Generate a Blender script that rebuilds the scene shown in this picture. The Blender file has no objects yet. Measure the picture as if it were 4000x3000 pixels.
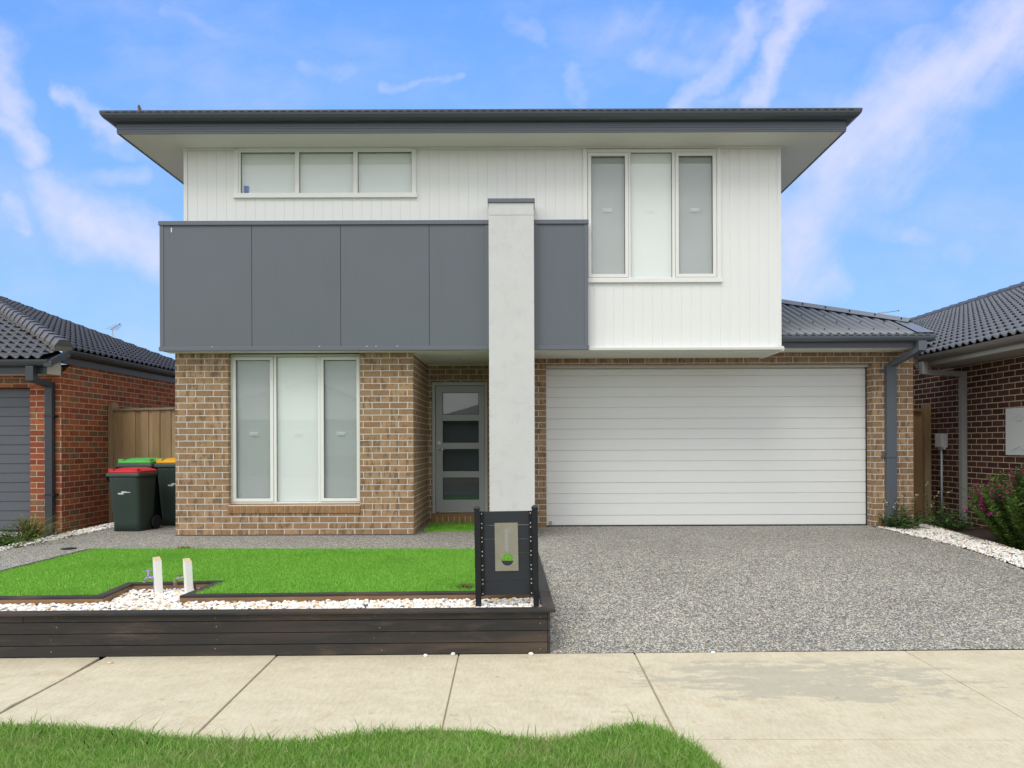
import bpy, bmesh, math, random
import numpy as np
from mathutils import Vector, Matrix
random.seed(7); rng = np.random.default_rng(7)
S = bpy.context.scene
COL = S.collection
R = math.radians
PI = math.pi

# ------------------------------------------------------------------ node helpers
class G:
    def __init__(s, nt): s.nt = nt
    def n(s, typ, ins=None, **at):
        nd = s.nt.nodes.new(typ)
        for k, v in at.items(): setattr(nd, k, v)
        for k, v in (ins or {}).items(): s.set(nd.inputs[k], v)
        return nd
    def set(s, sock, v):
        if isinstance(v, bpy.types.NodeSocket): s.nt.links.new(v, sock)
        elif isinstance(v, bpy.types.Node): s.nt.links.new(v.outputs[0], sock)
        else:
            if hasattr(sock.default_value, '__len__') and not hasattr(v, '__len__'): v = [v] * len(sock.default_value)
            if hasattr(v, '__len__') and len(sock.default_value) == 4 and len(v) == 3: v = (*v, 1)
            sock.default_value = v
    def m(s, op, a, b=0.0, c=None, clamp=False):
        nd = s.n('ShaderNodeMath', operation=op, use_clamp=clamp)
        s.set(nd.inputs[0], a); s.set(nd.inputs[1], b)
        if c is not None: s.set(nd.inputs[2], c)
        return nd.outputs[0]
    def mix(s, f, a, b, bt='MIX'):
        nd = s.n('ShaderNodeMix', data_type='RGBA', blend_type=bt)
        s.set(nd.inputs[0], f); s.set(nd.inputs[6], a); s.set(nd.inputs[7], b)
        return nd.outputs[2]
    def ramp(s, f, stops, interp='LINEAR'):
        nd = s.n('ShaderNodeValToRGB'); cr = nd.color_ramp; cr.interpolation = interp
        while len(cr.elements) < len(stops): cr.elements.new(1.0)
        for e, (p, c) in zip(cr.elements, stops):
            e.position = p; e.color = (*c, 1) if hasattr(c, '__len__') else (c, c, c, 1)
        s.set(nd.inputs[0], f)
        return nd.outputs[0]
    def noise(s, vec, scale, detail=4, rough=.55, dist=0.0):
        nd = s.n('ShaderNodeTexNoise', {'Scale': scale, 'Detail': detail, 'Roughness': rough, 'Distortion': dist})
        s.set(nd.inputs['Vector'], vec)
        return nd.outputs[0]
    def mapv(s, vec, scale=(1, 1, 1), rot=(0, 0, 0), loc=(0, 0, 0)):
        nd = s.n('ShaderNodeMapping', {'Scale': scale, 'Rotation': rot, 'Location': loc}); s.set(nd.inputs[0], vec)
        return nd.outputs[0]
    def sstep(s, x, a, b):
        nd = s.n('ShaderNodeMapRange', interpolation_type='SMOOTHSTEP', clamp=True)
        s.set(nd.inputs[0], x); s.set(nd.inputs[1], a); s.set(nd.inputs[2], b); s.set(nd.inputs[3], 0.0); s.set(nd.inputs[4], 1.0)
        return nd.outputs[0]

def newmat(name):
    m = bpy.data.materials.new(name); m.use_nodes = True
    nt = m.node_tree
    g = G(nt); g.mat = m
    g.b = nt.nodes['Principled BSDF']; g.out = nt.nodes['Material Output']
    tc = g.n('ShaderNodeTexCoord'); g.obj = tc.outputs['Object']; g.uv = tc.outputs['UV']
    return g
def bump(g, h, strength=.3, dist=.01):
    b = g.n('ShaderNodeBump', {'Strength': strength, 'Distance': dist}); g.set(b.inputs['Height'], h)
    g.set(g.b.inputs['Normal'], b.outputs[0])

def paint(name, col, rough=.5, var=.06, nscale=3.0, bmp=0.0, bscale=200, spec=.4, metal=0.0, streak=0.0):
    g = newmat(name)
    f = g.noise(g.obj, nscale, 5)
    c = g.mix(f, [x * (1 - var) for x in col], [min(1, x * (1 + var)) for x in col])
    if streak:
        f2 = g.noise(g.mapv(g.obj, (9, 9, .7)), 1.0, 4)
        c = g.mix(g.m('MULTIPLY', g.sstep(f2, .52, .75), streak), c, [x * .72 for x in col])
    g.set(g.b.inputs['Base Color'], c)
    g.b.inputs['Roughness'].default_value = rough
    g.b.inputs['Specular IOR Level'].default_value = spec
    g.b.inputs['Metallic'].default_value = metal
    if bmp: bump(g, g.noise(g.obj, bscale, 3), bmp, .004)
    return g.mat

def brick(name, stops, mortar, smudge=None, smudge_amt=.6, grain=.25, bw=.24, rh=.086, ms=.0062, off=.5):
    g = newmat(name)
    bt = g.n('ShaderNodeTexBrick', {'Color1': (0, 0, 0, 1), 'Color2': (1, 1, 1, 1), 'Mortar': (0.5, .5, .5, 1), 'Scale': 1.0,
                                    'Mortar Size': ms, 'Mortar Smooth': .15, 'Bias': 0.0, 'Brick Width': bw, 'Row Height': rh}, offset=off)
    wob = g.n('ShaderNodeVectorMath', operation='SCALE'); nz = g.n('ShaderNodeTexNoise', {'Scale': 14.0, 'Detail': 2.0}); g.set(nz.inputs['Vector'], g.uv)
    sub = g.n('ShaderNodeVectorMath', operation='SUBTRACT'); g.set(sub.inputs[0], nz.outputs[1]); g.set(sub.inputs[1], (.5, .5, .5))
    g.set(wob.inputs[0], sub.outputs[0]); wob.inputs[3].default_value = .008
    add = g.n('ShaderNodeVectorMath', operation='ADD'); g.set(add.inputs[0], g.uv); g.set(add.inputs[1], wob.outputs[0])
    g.set(bt.inputs['Vector'], add.outputs[0])
    rnd = bt.outputs[0]
    col = g.ramp(rnd, stops)
    gr = g.noise(g.uv, 260, 3, .7)
    col = g.mix(grain, col, g.ramp(gr, [(.25, .12), (.5, .5), (.78, .95)]), 'OVERLAY')
    big = g.noise(g.uv, 18, 4, .6)
    col = g.mix(.5, col, g.ramp(big, [(.3, .36), (.7, .6)]), 'OVERLAY')
    if smudge is not None:
        sm = g.noise(g.mapv(g.uv, (15, 5.2, 1)), 1.0, 4, .62, .25)
        f = g.sstep(g.m('ADD', sm, g.m('MULTIPLY', rnd, .12)), .54, .72)
        col = g.mix(g.m('MULTIPLY', f, smudge_amt), col, smudge)
    fleck = g.sstep(g.noise(g.uv, 120, 2, .5), .72, .78)
    col = g.mix(g.m('MULTIPLY', fleck, .25), col, (.6, .5, .38))
    mcol = g.mix(g.noise(g.uv, 30, 4), [x * .82 for x in mortar], mortar)
    col = g.mix(bt.outputs[1], col, mcol)
    g.set(g.b.inputs['Base Color'], col)
    g.b.inputs['Roughness'].default_value = .85
    g.b.inputs['Specular IOR Level'].default_value = .25
    h = g.m('ADD', g.m('MULTIPLY', g.m('SUBTRACT', 1.0, bt.outputs[1]), 1.0), g.m('MULTIPLY', gr, .25))
    bump(g, h, .8, .006)
    return g.mat

MAT = {}
def mk():
    M = MAT
    M['tan'] = brick('tan_brick', [(0, (.28, .172, .092)), (.45, (.35, .222, .122)), (1, (.43, .285, .165))], (.66, .635, .59), (.11, .068, .040), .68)
    M['soldier'] = brick('tan_soldier_brick', [(0, (.30, .165, .075)), (.5, (.36, .20, .092)), (1, (.42, .24, .115))], (.62, .58, .52), (.1, .06, .035), .35, bw=.086, rh=.5, off=0)
    M['red'] = brick('red_brick', [(0, (.23, .058, .030)), (.3, (.33, .090, .040)), (.6, (.42, .130, .055)), (.8, (.26, .065, .038)), (.9, (.25, .135, .07)), (1, (.2, .12, .075))], (.58, .44, .31), (.13, .045, .035), .35)
    M['brown'] = brick('dark_brown_brick', [(0, (.055, .022, .017)), (.5, (.078, .032, .024)), (1, (.105, .046, .032))], (.60, .50, .37), (.04, .018, .016), .3, grain=.3)
    M['white'] = paint('white_cladding_paint', (.80, .815, .795), .55, .02, 1.5)
    M['wtrim'] = paint('white_trim_paint', (.80, .81, .79), .45, .02, 6)
    M['soffit'] = paint('soffit_paint', (.66, .66, .61), .7, .03, 2)
    M['frame'] = paint('window_frame_aluminium', (.80, .81, .775), .35, .03, 8)
    M['panel'] = paint('grey_cladding_paint', (.128, .147, .168), .6, .06, 1.2, .12, 260, streak=.12)
    M['ptrim'] = paint('grey_trim_paint', (.135, .152, .178), .45, .05, 3)
    M['mono'] = paint('dark_steel_paint', (.066, .078, .096), .38, .08, 2.5, spec=.5)
    M['mono2'] = paint('slate_steel_paint', (.105, .125, .152), .4, .07, 2.5, spec=.5)
    M['mono3'] = paint('charcoal_steel_paint', (.036, .043, .053), .38, .08, 2.5, spec=.5)
    M['roofm'] = paint('grey_roof_steel', (.150, .168, .198), .36, .07, 2.5, spec=.5)
    M['taupe'] = paint('taupe_steel_paint', (.135, .125, .115), .42, .06, 2.5)
    M['beige'] = paint('beige_steel_paint', (.36, .35, .33), .45, .05, 2.5)
    M['beigepipe'] = paint('grey_pipe_paint', (.30, .295, .285), .42, .05, 2.5)
    M['cream'] = paint('cream_eave_paint', (.62, .59, .52), .6, .04, 4)
    M['door'] = paint('grey_door_paint', (.40, .425, .44), .4, .03, 3)
    M['doorframe'] = paint('door_frame_paint', (.47, .49, .48), .4, .03, 3)
    M['black'] = paint('black_metal_paint', (.012, .013, .017), .35, .1, 5, spec=.5)
    M['rubber'] = paint('black_rubber', (.014, .014, .015), .7, .1, 5)
    M['slat'] = paint('charcoal_slat_paint', (.026, .030, .037), .5, .15, 4, .1, 160)
    M['dark'] = paint('dark_gap', (.008, .008, .009), .9, .1, 5)
    M['interior'] = paint('dim_room_paint', (.05, .05, .05), .9, .1, 2)
    M['chrome'] = paint('chrome_metal', (.75, .74, .70), .18, .04, 9, metal=1.0)
    M['boltm'] = paint('zinc_bolt', (.72, .72, .72), .35, .05, 9, metal=.3)
    M['blind'] = paint('roller_blind_fabric', (.86, .875, .86), .8, .015, 1.2, .08, 500)
    M['bin'] = paint('dark_green_plastic', (.034, .055, .046), .45, .12, 3.0, .06, 300, streak=.2)
    M['lidg'] = paint('green_lid_plastic', (.10, .50, .10), .4, .08, 4)
    M['lidr'] = paint('red_lid_plastic', (.60, .025, .035), .4, .08, 4)
    M['lidy'] = paint('yellow_lid_plastic', (.85, .42, .02), .4, .08, 4)
    M['decal'] = paint('white_print', (.62, .66, .66), .5, .1, 60)
    M['wpost'] = paint('white_painted_timber', (.86, .86, .82), .6, .06, 14, .2, 90)
    M['rawend'] = paint('raw_timber_end', (.60, .47, .28), .75, .2, 30)
    M['lilac'] = paint('lilac_tap_enamel', (.33, .24, .58), .4, .12, 20)
    M['dulltap'] = paint('tarnished_tap_metal', (.36, .34, .36), .4, .2, 30, metal=.6)
    M['bronze'] = paint('bronze_fitting', (.22, .165, .12), .45, .3, 60, metal=.5)
    M['cup'] = paint('blue_ceramic', (.13, .25, .55), .3, .05, 5)
    M['greybox'] = paint('grey_plastic_box', (.60, .62, .625), .5, .05, 20, .05, 200)
    M['conduit'] = paint('grey_conduit_plastic', (.55, .58, .62), .45, .05, 10)
    M['stem'] = paint('plant_stem', (.13, .12, .04), .7, .3, 12)
    M['petal'] = paint('magenta_petal', (.36, .012, .16), .5, .35, 30)
    M['wpetal'] = paint('white_petal', (.80, .80, .55), .5, .2, 30)
    M['thatch'] = paint('grass_thatch', (.15, .24, .06), .95, .35, 40)
    M['joint'] = paint('joint_dirt', (.42, .35, .24), .95, .3, 20)
    M['soil'] = paint('dark_soil', (.045, .033, .025), .95, .4, 25, .6, 60)
    M['ground'] = paint('bare_ground', (.16, .13, .09), .95, .3, 1, .4, 30)
    M['road'] = paint('asphalt', (.055, .055, .056), .85, .2, 6, .4, 140)
    M['birdb'] = paint('bird_brown', (.17, .13, .10), .8, .5, 60)
    M['birdd'] = paint('bird_black', (.012, .011, .012), .7, .2, 60)
    M['birdw'] = paint('bird_white', (.62, .58, .54), .8, .2, 60)
    M['antenna'] = paint('antenna_metal', (.42, .42, .42), .4, .1, 10, metal=.4)
    M['stone'] = paint('loose_stone', (.60, .50, .40), .7, .3, 40)

    # rendered column
    g = newmat('texture_coat_render')
    f = g.noise(g.obj, 2.2, 5, .6); f2 = g.noise(g.obj, 70, 3, .6)
    c = g.mix(f, (.58, .585, .575), (.685, .69, .68))
    c = g.mix(g.m('MULTIPLY', g.sstep(g.noise(g.obj, 7, 5, .65, .5), .48, .75), .26), c, (.42, .435, .43))
    c = g.mix(g.m('MULTIPLY', g.sstep(f2, .62, .72), .22), c, (.36, .37, .36))
    g.set(g.b.inputs['Base Color'], c); g.b.inputs['Roughness'].default_value = .85
    bump(g, g.noise(g.obj, 130, 4, .7), .5, .006); MAT['render'] = g.mat

    # garage door skin (embossed grain)
    for nm, c0, c1 in (('gdoor', (.76, .78, .77), (.82, .835, .825)), ('gdoorgrey', (.085, .095, .112), (.115, .128, .148))):
        g = newmat(nm + '_steel')
        f = g.noise(g.mapv(g.obj, (1.6, 1, 26)), 1.0, 6, .65)
        g.set(g.b.inputs['Base Color'], g.mix(f, c0, c1)); g.b.inputs['Roughness'].default_value = .42
        bump(g, g.noise(g.mapv(g.obj, (6, 6, 120)), 1.0, 4), .25, .003); MAT[nm] = g.mat

    # roof tile
    for nm, c0, c1 in (('tile', (.046, .047, .056), (.080, .082, .095)), ('tile2', (.115, .122, .145), (.175, .185, .212)), ('capt', (.068, .064, .068), (.105, .100, .104))):
        g = newmat('roof_' + nm)
        f = g.noise(g.obj, 5, 5, .6); f2 = g.noise(g.obj, 90, 3)
        c = g.mix(f, c0, c1); c = g.mix(.25, c, g.ramp(f2, [(.3, .3), (.7, .7)]), 'OVERLAY')
        g.set(g.b.inputs['Base Color'], c); g.b.inputs['Roughness'].default_value = .42; g.b.inputs['Specular IOR Level'].default_value = .55
        bump(g, f2, .2, .004); MAT[nm] = g.mat
    MAT['cappt'] = paint('ridge_mortar', (.13, .115, .095), .9, .25, 12, .4, 60)

    # timber
    def timber(name, c0, c1, c2, ax, knots=True, rough=.7):
        g = newmat(name)
        sc = {'x': (1.1, 22, 30), 'y': (22, 1.1, 30), 'z': (22, 22, 1.0)}[ax]
        f = g.noise(g.mapv(g.obj, sc), 1.0, 6, .65, .8)
        f2 = g.noise(g.mapv(g.obj, tuple(x * 4.5 for x in sc)), 1.0, 3, .6)
        f3 = g.noise(g.mapv(g.obj, tuple(max(.6, x * .12) for x in sc)), 1.0, 4)
        c = g.mix(f, c0, c1); c = g.mix(g.sstep(f3, .45, .72), c, c2)
        c = g.mix(.35, c, g.ramp(f2, [(.3, .25), (.7, .7)]), 'OVERLAY')
        ri = g.n('ShaderNodeNewGeometry').outputs['Random Per Island']
        c = g.mix(.6, c, g.ramp(ri, [(0, .36), (1, .62)]), 'OVERLAY')
        if 'stained' in name:
            wn_ = g.noise(g.mapv(g.obj, (1.7, 3.0, 9)), 1.0, 7, .72, .4); wd_ = g.noise(g.mapv(g.obj, (2.6, 4, 14), loc=(5, 2, 1)), 1.0, 6, .7)
            c = g.mix(g.m('MULTIPLY', g.sstep(wn_, .52, .74), .75), c, (.105, .072, .048)); c = g.mix(g.m('MULTIPLY', g.sstep(wd_, .58, .76), .4), c, (.125, .118, .105))
        g.set(g.b.inputs['Base Color'], c); g.b.inputs['Roughness'].default_value = rough
        bump(g, f2, .35, .003); MAT[name] = g.mat
    timber('stained', (.013, .013, .014), (.036, .032, .030), (.082, .056, .040), 'x', rough=.65)
    timber('stained_y', (.020, .020, .022), (.040, .038, .040), (.060, .050, .045), 'y', rough=.65)
    timber('paling', (.25, .155, .075), (.40, .27, .145), (.44, .33, .20), 'z')
    timber('paling2', (.22, .12, .055), (.34, .205, .10), (.28, .18, .09), 'z')
    timber('rail', (.20, .17, .12), (.33, .27, .19), (.12, .10, .085), 'x')
    timber('rawtimber', (.20, .10, .045), (.36, .22, .12), (.07, .045, .03), 'x')
    timber('greytimber', (.22, .17, .12), (.34, .27, .2), (.16, .13, .1), 'y')

    # exposed aggregate
    g = newmat('exposed_aggregate')
    vo = g.n('ShaderNodeTexVoronoi', {'Scale': 74.0, 'Randomness': 1.0}); g.set(vo.inputs['Vector'], g.obj)
    vo2 = g.n('ShaderNodeTexVoronoi', {'Scale': 120.0, 'Randomness': 1.0}); g.set(vo2.inputs['Vector'], g.obj)
    sep = g.n('ShaderNodeSeparateColor'); g.set(sep.inputs[0], vo.outputs['Color'])
    sep2 = g.n('ShaderNodeSeparateColor'); g.set(sep2.inputs[0], vo2.outputs['Color'])
    st = [(0, (.03, .032, .04)), (.22, (.10, .102, .108)), (.40, (.21, .208, .20)), (.55, (.37, .35, .30)), (.75, (.56, .525, .435)), (.92, (.72, .69, .61)), (1, (.46, .30, .17))]
    c = g.mix(g.m('GREATER_THAN', sep2.outputs[1], .6), g.ramp(sep.outputs[0], st), g.ramp(sep2.outputs[0], st))
    c = g.mix(g.sstep(vo.outputs['Distance'], .50, .68), c, (.17, .165, .15))
    big = g.noise(g.obj, .9, 5, .6); mid = g.noise(g.obj, 17, 3, .7)
    c = g.mix(.5, c, g.ramp(big, [(.3, .42), (.7, .62)]), 'OVERLAY')
    c = g.mix(.26, c, g.ramp(mid, [(.35, .30), (.65, .74)]), 'OVERLAY')
    g.set(g.b.inputs['Base Color'], c); g.b.inputs['Roughness'].default_value = .75
    bump(g, vo.outputs['Distance'], -.4, .006); MAT['agg'] = g.mat

    # footpath concrete
    g = newmat('path_concrete')
    f = g.noise(g.obj, 2.6, 7, .68); f2 = g.noise(g.obj, 140, 3, .7); f3 = g.noise(g.mapv(g.obj, (60, 14, 5)), 1.0, 4)
    c = g.mix(f, (.515, .455, .325), (.635, .575, .44))
    rust = g.sstep(g.noise(g.mapv(g.obj, (3, 5, 3), loc=(3, 1, 0)), 1.0, 6, .7), .52, .74)
    c = g.mix(g.m('MULTIPLY', rust, .42), c, (.47, .34, .18))
    c = g.mix(.3, c, g.ramp(f2, [(.3, .25), (.7, .75)]), 'OVERLAY')
    c = g.mix(.38, c, g.ramp(g.noise(g.mapv(g.obj, (4.5, 7, 4)), 1.0, 7, .7), [(.32, .38), (.68, .62)]), 'OVERLAY')
    c = g.mix(.22, c, g.ramp(f3, [(.3, .3), (.7, .7)]), 'OVERLAY')
    # worn grey patch in front of the driveway
    sx = g.n('ShaderNodeSeparateXYZ'); g.set(sx.inputs[0], g.obj)
    dx = g.m('DIVIDE', g.m('SUBTRACT', sx.outputs[0], 1.85), 1.25); dy = g.m('DIVIDE', g.m('SUBTRACT', sx.outputs[1], 4.72), .5)
    rr = g.m('SQRT', g.m('ADD', g.m('MULTIPLY', dx, dx), g.m('MULTIPLY', dy, dy)))
    pn = g.noise(g.mapv(g.obj, (3.2, 8.5, 1), (0, 0, -.3)), 1.0, 9, .74)
    pm = g.sstep(g.m('SUBTRACT', g.m('MULTIPLY', g.m('SUBTRACT', pn, .5), 5.2), g.m('MULTIPLY', rr, rr)), -.62, -.42)
    c = g.mix(g.m('MULTIPLY', pm, .5), c, (.33, .318, .275))
    spots = g.sstep(g.noise(g.obj, 11, 2, .4), .70, .74)
    c = g.mix(g.m('MULTIPLY', spots, .35), c, (.30, .26, .2))
    g.set(g.b.inputs['Base Color'], c); g.b.inputs['Roughness'].default_value = .85
    bump(g, g.m('ADD', f2, g.m('MULTIPLY', f3, .6)), .25, .003); MAT['path'] = g.mat
    MAT['conc'] = paint('pale_concrete', (.44, .42, .38), .85, .15, 4, .3, 80)

    # pebbles / grasses: colour per island
    def island(name, stops, rough=.6, trans=0.0, sheen=0.0, nz=None, bigmix=None):
        g = newmat(name)
        ri = g.n('ShaderNodeNewGeometry').outputs['Random Per Island']
        c = g.ramp(ri, stops)
        if nz: c = g.mix(nz[0], c, g.ramp(g.noise(g.obj, nz[1], 4), [(.3, .35), (.7, .65)]), 'OVERLAY')
        if bigmix: c = g.mix(g.m('MULTIPLY', g.sstep(g.noise(g.obj, bigmix[0], 4, .6), .48, .68), bigmix[1]), c, bigmix[2])
        if 'stained' in name:
            wn_ = g.noise(g.mapv(g.obj, (1.7, 3.0, 9)), 1.0, 7, .72, .4); wd_ = g.noise(g.mapv(g.obj, (2.6, 4, 14), loc=(5, 2, 1)), 1.0, 6, .7)
            c = g.mix(g.m('MULTIPLY', g.sstep(wn_, .52, .74), .75), c, (.105, .072, .048)); c = g.mix(g.m('MULTIPLY', g.sstep(wd_, .58, .76), .4), c, (.125, .118, .105))
        g.set(g.b.inputs['Base Color'], c); g.b.inputs['Roughness'].default_value = rough
        g.b.inputs['Specular IOR Level'].default_value = .3
        if trans:
            tr = g.n('ShaderNodeBsdfTranslucent'); g.set(tr.inputs[0], c)
            ms = g.n('ShaderNodeMixShader', {0: trans}); g.set(ms.inputs[1], g.b.outputs[0]); g.set(ms.inputs[2], tr.outputs[0])
            g.set(g.out.inputs[0], ms.outputs[0])
        MAT[name] = g.mat
    island('pebble', [(0, (.88, .87, .84)), (.50, (.92, .91, .88)), (.64, (.80, .79, .78)), (.75, (.86, .78, .64)), (.83, (.78, .58, .36)), (.91, (.62, .44, .28)), (.955, (.36, .34, .33)), (1, (.07, .065, .06))], .5, nz=(.35, 40))
    island('turf', [(0, (.12, .34, .03)), (.35, (.20, .47, .05)), (.75, (.28, .57, .075)), (1, (.42, .66, .16))], .6, .25, bigmix=(1.1, .55, (.15, .38, .04)))
    island('verge', [(0, (.15, .31, .05)), (.35, (.23, .44, .08)), (.7, (.31, .53, .115)), (.92, (.44, .60, .18)), (1, (.62, .60, .34))], .55, .42, bigmix=(2.6, .8, (.40, .46, .18)))
    island('leaf', [(0, (.030, .075, .018)), (.4, (.055, .135, .025)), (.8, (.10, .21, .035)), (1, (.22, .27, .05))], .5, .3, nz=(.3, 9))
    island('weedleaf', [(0, (.035, .085, .025)), (.5, (.06, .135, .04)), (1, (.11, .2, .06))], .55, .3)
    island('reedleaf', [(0, (.08, .13, .03)), (.5, (.16, .2, .05)), (.8, (.32, .3, .11)), (1, (.25, .1, .06))], .5, .3)

    # glass: clear reflective pane
    for nm, ior, tint in (('glass', 1.75, (.93, .96, .95)), ('doorglass', 1.9, (.42, .48, .49))):
        g = newmat(nm + '_pane'); g.nt.nodes.remove(g.b)
        tr = g.n('ShaderNodeBsdfTransparent', {0: tint}); gl = g.n('ShaderNodeBsdfGlossy', {'Color': (1, 1, 1, 1), 'Roughness': .015})
        lw_ = g.n('ShaderNodeLayerWeight', {'Blend': .5}); r0 = ((ior - 1) / (ior + 1)) ** 2
        fr = g.m('ADD', r0, g.m('MULTIPLY', g.m('POWER', lw_.outputs['Facing'], 5.0), 1 - r0))
        bp = g.n('ShaderNodeBump', {'Strength': .015, 'Distance': .02}); g.set(bp.inputs['Height'], g.noise(g.obj, 1.1, 1)); g.set(gl.inputs['Normal'], bp.outputs[0])
        ms = g.n('ShaderNodeMixShader'); g.set(ms.inputs[0], fr); g.set(ms.inputs[1], tr.outputs[0]); g.set(ms.inputs[2], gl.outputs[0])
        g.set(g.out.inputs[0], ms.outputs[0]); MAT[nm] = g.mat
    g = newmat('insect_mesh'); df = g.b; g.set(df.inputs['Base Color'], (.30, .325, .335)); df.inputs['Roughness'].default_value = .8
    tr = g.n('ShaderNodeBsdfTransparent'); ms = g.n('ShaderNodeMixShader', {0: .42}); g.set(ms.inputs[1], tr.outputs[0]); g.set(ms.inputs[2], df.outputs[0])
    g.set(g.out.inputs[0], ms.outputs[0]); MAT['fly'] = g.mat
    g = newmat('brushed_steel'); f = g.noise(g.mapv(g.obj, (60, 60, 3)), 1.0, 4); f2 = g.noise(g.obj, 14, 4)
    g.set(g.b.inputs['Base Color'], g.mix(f2, (.30, .285, .23), (.42, .40, .33))); g.b.inputs['Metallic'].default_value = .55
    g.set(g.b.inputs['Roughness'], g.m('ADD', .34, g.m('MULTIPLY', f, .25))); MAT['steel'] = g.mat
    g.set(g.b.inputs['Specular IOR Level'], .4)
mk()

# ------------------------------------------------------------------ object helpers
WL = {}
def tag(o, label=None, cat=None, group=None, kind=None):
    if label: o['label'] = label
    if cat: o['category'] = cat
    if group: o['group'] = group
    if kind: o['kind'] = kind
    return o
def empty(name, loc, label, cat, group=None, rz=0.0):
    o = bpy.data.objects.new(name, None); COL.objects.link(o)
    o.location = loc; o.rotation_euler.z = rz; o.empty_display_size = .2
    WL[o] = Vector(loc)
    return tag(o, label, cat, group)

class MB:
    def __init__(s): s.V = []; s.F = []; s.M = []; s.SM = []
    def add(s, vs, fs, m=0, sm=False):
        b = len(s.V); s.V += [tuple(v) for v in vs]
        for f in fs: s.F.append([b + i for i in f]); s.M.append(m); s.SM.append(sm)
        return s
    def box(s, x0, x1, y0, y1, z0, z1, m=0):
        v = [(x0, y0, z0), (x1, y0, z0), (x1, y1, z0), (x0, y1, z0), (x0, y0, z1), (x1, y0, z1), (x1, y1, z1), (x0, y1, z1)]
        return s.add(v, [(0, 3, 2, 1), (4, 5, 6, 7), (0, 1, 5, 4), (1, 2, 6, 5), (2, 3, 7, 6), (3, 0, 4, 7)], m)
    def poly(s, pts, m=0): return s.add(pts, [list(range(len(pts)))], m)
    def slab(s, pts, z0, m=0):           # polygon (with its own heights) down to z0
        n = len(pts); v = [tuple(p) for p in pts] + [(p[0], p[1], z0) for p in pts]
        f = [list(range(n)), list(range(2 * n - 1, n - 1, -1))] + [(i, i + n, (i + 1) % n + n, (i + 1) % n) for i in range(n)]
        return s.add(v, f, m)
    def ext(s, prof, A, B, u, w, m=0, cap=True):   # 2-D profile (u,w axes) swept from A to B
        A = Vector(A); B = Vector(B); u = Vector(u); w = Vector(w); n = len(prof)
        v = [A + u * p[0] + w * p[1] for p in prof] + [B + u * p[0] + w * p[1] for p in prof]
        f = [(i, (i + 1) % n, (i + 1) % n + n, i + n) for i in range(n)]
        if cap: f += [list(range(n - 1, -1, -1)), list(range(n, 2 * n))]
        return s.add(v, f, m)
    def tube(s, path, r, n=8, m=0, cap=True):
        P = [Vector(p) for p in path]; rs = r if hasattr(r, '__len__') else [r] * len(P)
        v = []; prev = None
        for i, p in enumerate(P):
            d = (P[min(i + 1, len(P) - 1)] - P[max(i - 1, 0)]).normalized()
            a = prev if prev is not None else (Vector((0, 0, 1)) if abs(d.z) < .9 else Vector((1, 0, 0)))
            u = (a - d * a.dot(d)).normalized(); w = d.cross(u); prev = u
            v += [p + (u * math.cos(2 * PI * k / n) + w * math.sin(2 * PI * k / n)) * rs[i] for k in range(n)]
        f = [(i * n + k, i * n + (k + 1) % n, (i + 1) * n + (k + 1) % n, (i + 1) * n + k) for i in range(len(P) - 1) for k in range(n)]
        b = len(s.V); s.add(v, f, m, True)
        if cap:
            s.F.append([b + k for k in range(n - 1, -1, -1)]); s.M.append(m); s.SM.append(False)
            s.F.append([b + (len(P) - 1) * n + k for k in range(n)]); s.M.append(m); s.SM.append(False)
        return s
    def beam(s, P, Q, w, h, m=0, up=(0, 0, 1)):
        P = Vector(P); Q = Vector(Q); d = (Q - P).normalized(); u = d.cross(Vector(up)).normalized(); q = u.cross(d)
        return s.ext([(-w / 2, -h / 2), (w / 2, -h / 2), (w / 2, h / 2), (-w / 2, h / 2)], P, Q, u, q, m)
    def build(s, name, mats, parent=None, bevel=0.0, recalc=True, local=False):
        off = Vector((0, 0, 0)) if (parent is None or local) else WL[parent]
        me = bpy.data.meshes.new(name)
        me.from_pydata([(v[0] - off.x, v[1] - off.y, v[2] - off.z) for v in s.V], [], s.F)
        mats = mats if isinstance(mats, (list, tuple)) else [mats]
        for m in mats: me.materials.append(MAT[m] if isinstance(m, str) else m)
        me.polygons.foreach_set('material_index', s.M); me.polygons.foreach_set('use_smooth', s.SM)
        if recalc:
            bm = bmesh.new(); bm.from_mesh(me); bmesh.ops.recalc_face_normals(bm, faces=bm.faces); bm.to_mesh(me); bm.free()
        uv = me.uv_layers.new(name='UVMap')
        vs = me.vertices
        for p in me.polygons:
            nx, ny, nz = (abs(c) for c in p.normal)
            for li in p.loop_indices:
                c = vs[me.loops[li].vertex_index].co; x, y, z = c.x + off.x, c.y + off.y, c.z + off.z
                uv.data[li].uv = (y, z) if nx >= ny and nx >= nz else ((x, z) if ny >= nz else (x, y))
        o = bpy.data.objects.new(name, me); COL.objects.link(o)
        if parent is not None: o.parent = parent
        WL[o] = off.copy() if parent is not None else Vector((0, 0, 0))
        if local and parent is not None: WL[o] = Vector((0, 0, 0))
        if bevel:
            b = o.modifiers.new('Bevel', 'BEVEL'); b.width = bevel; b.segments = 2; b.limit_method = 'ANGLE'; b.angle_limit = R(50)
        return o

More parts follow.
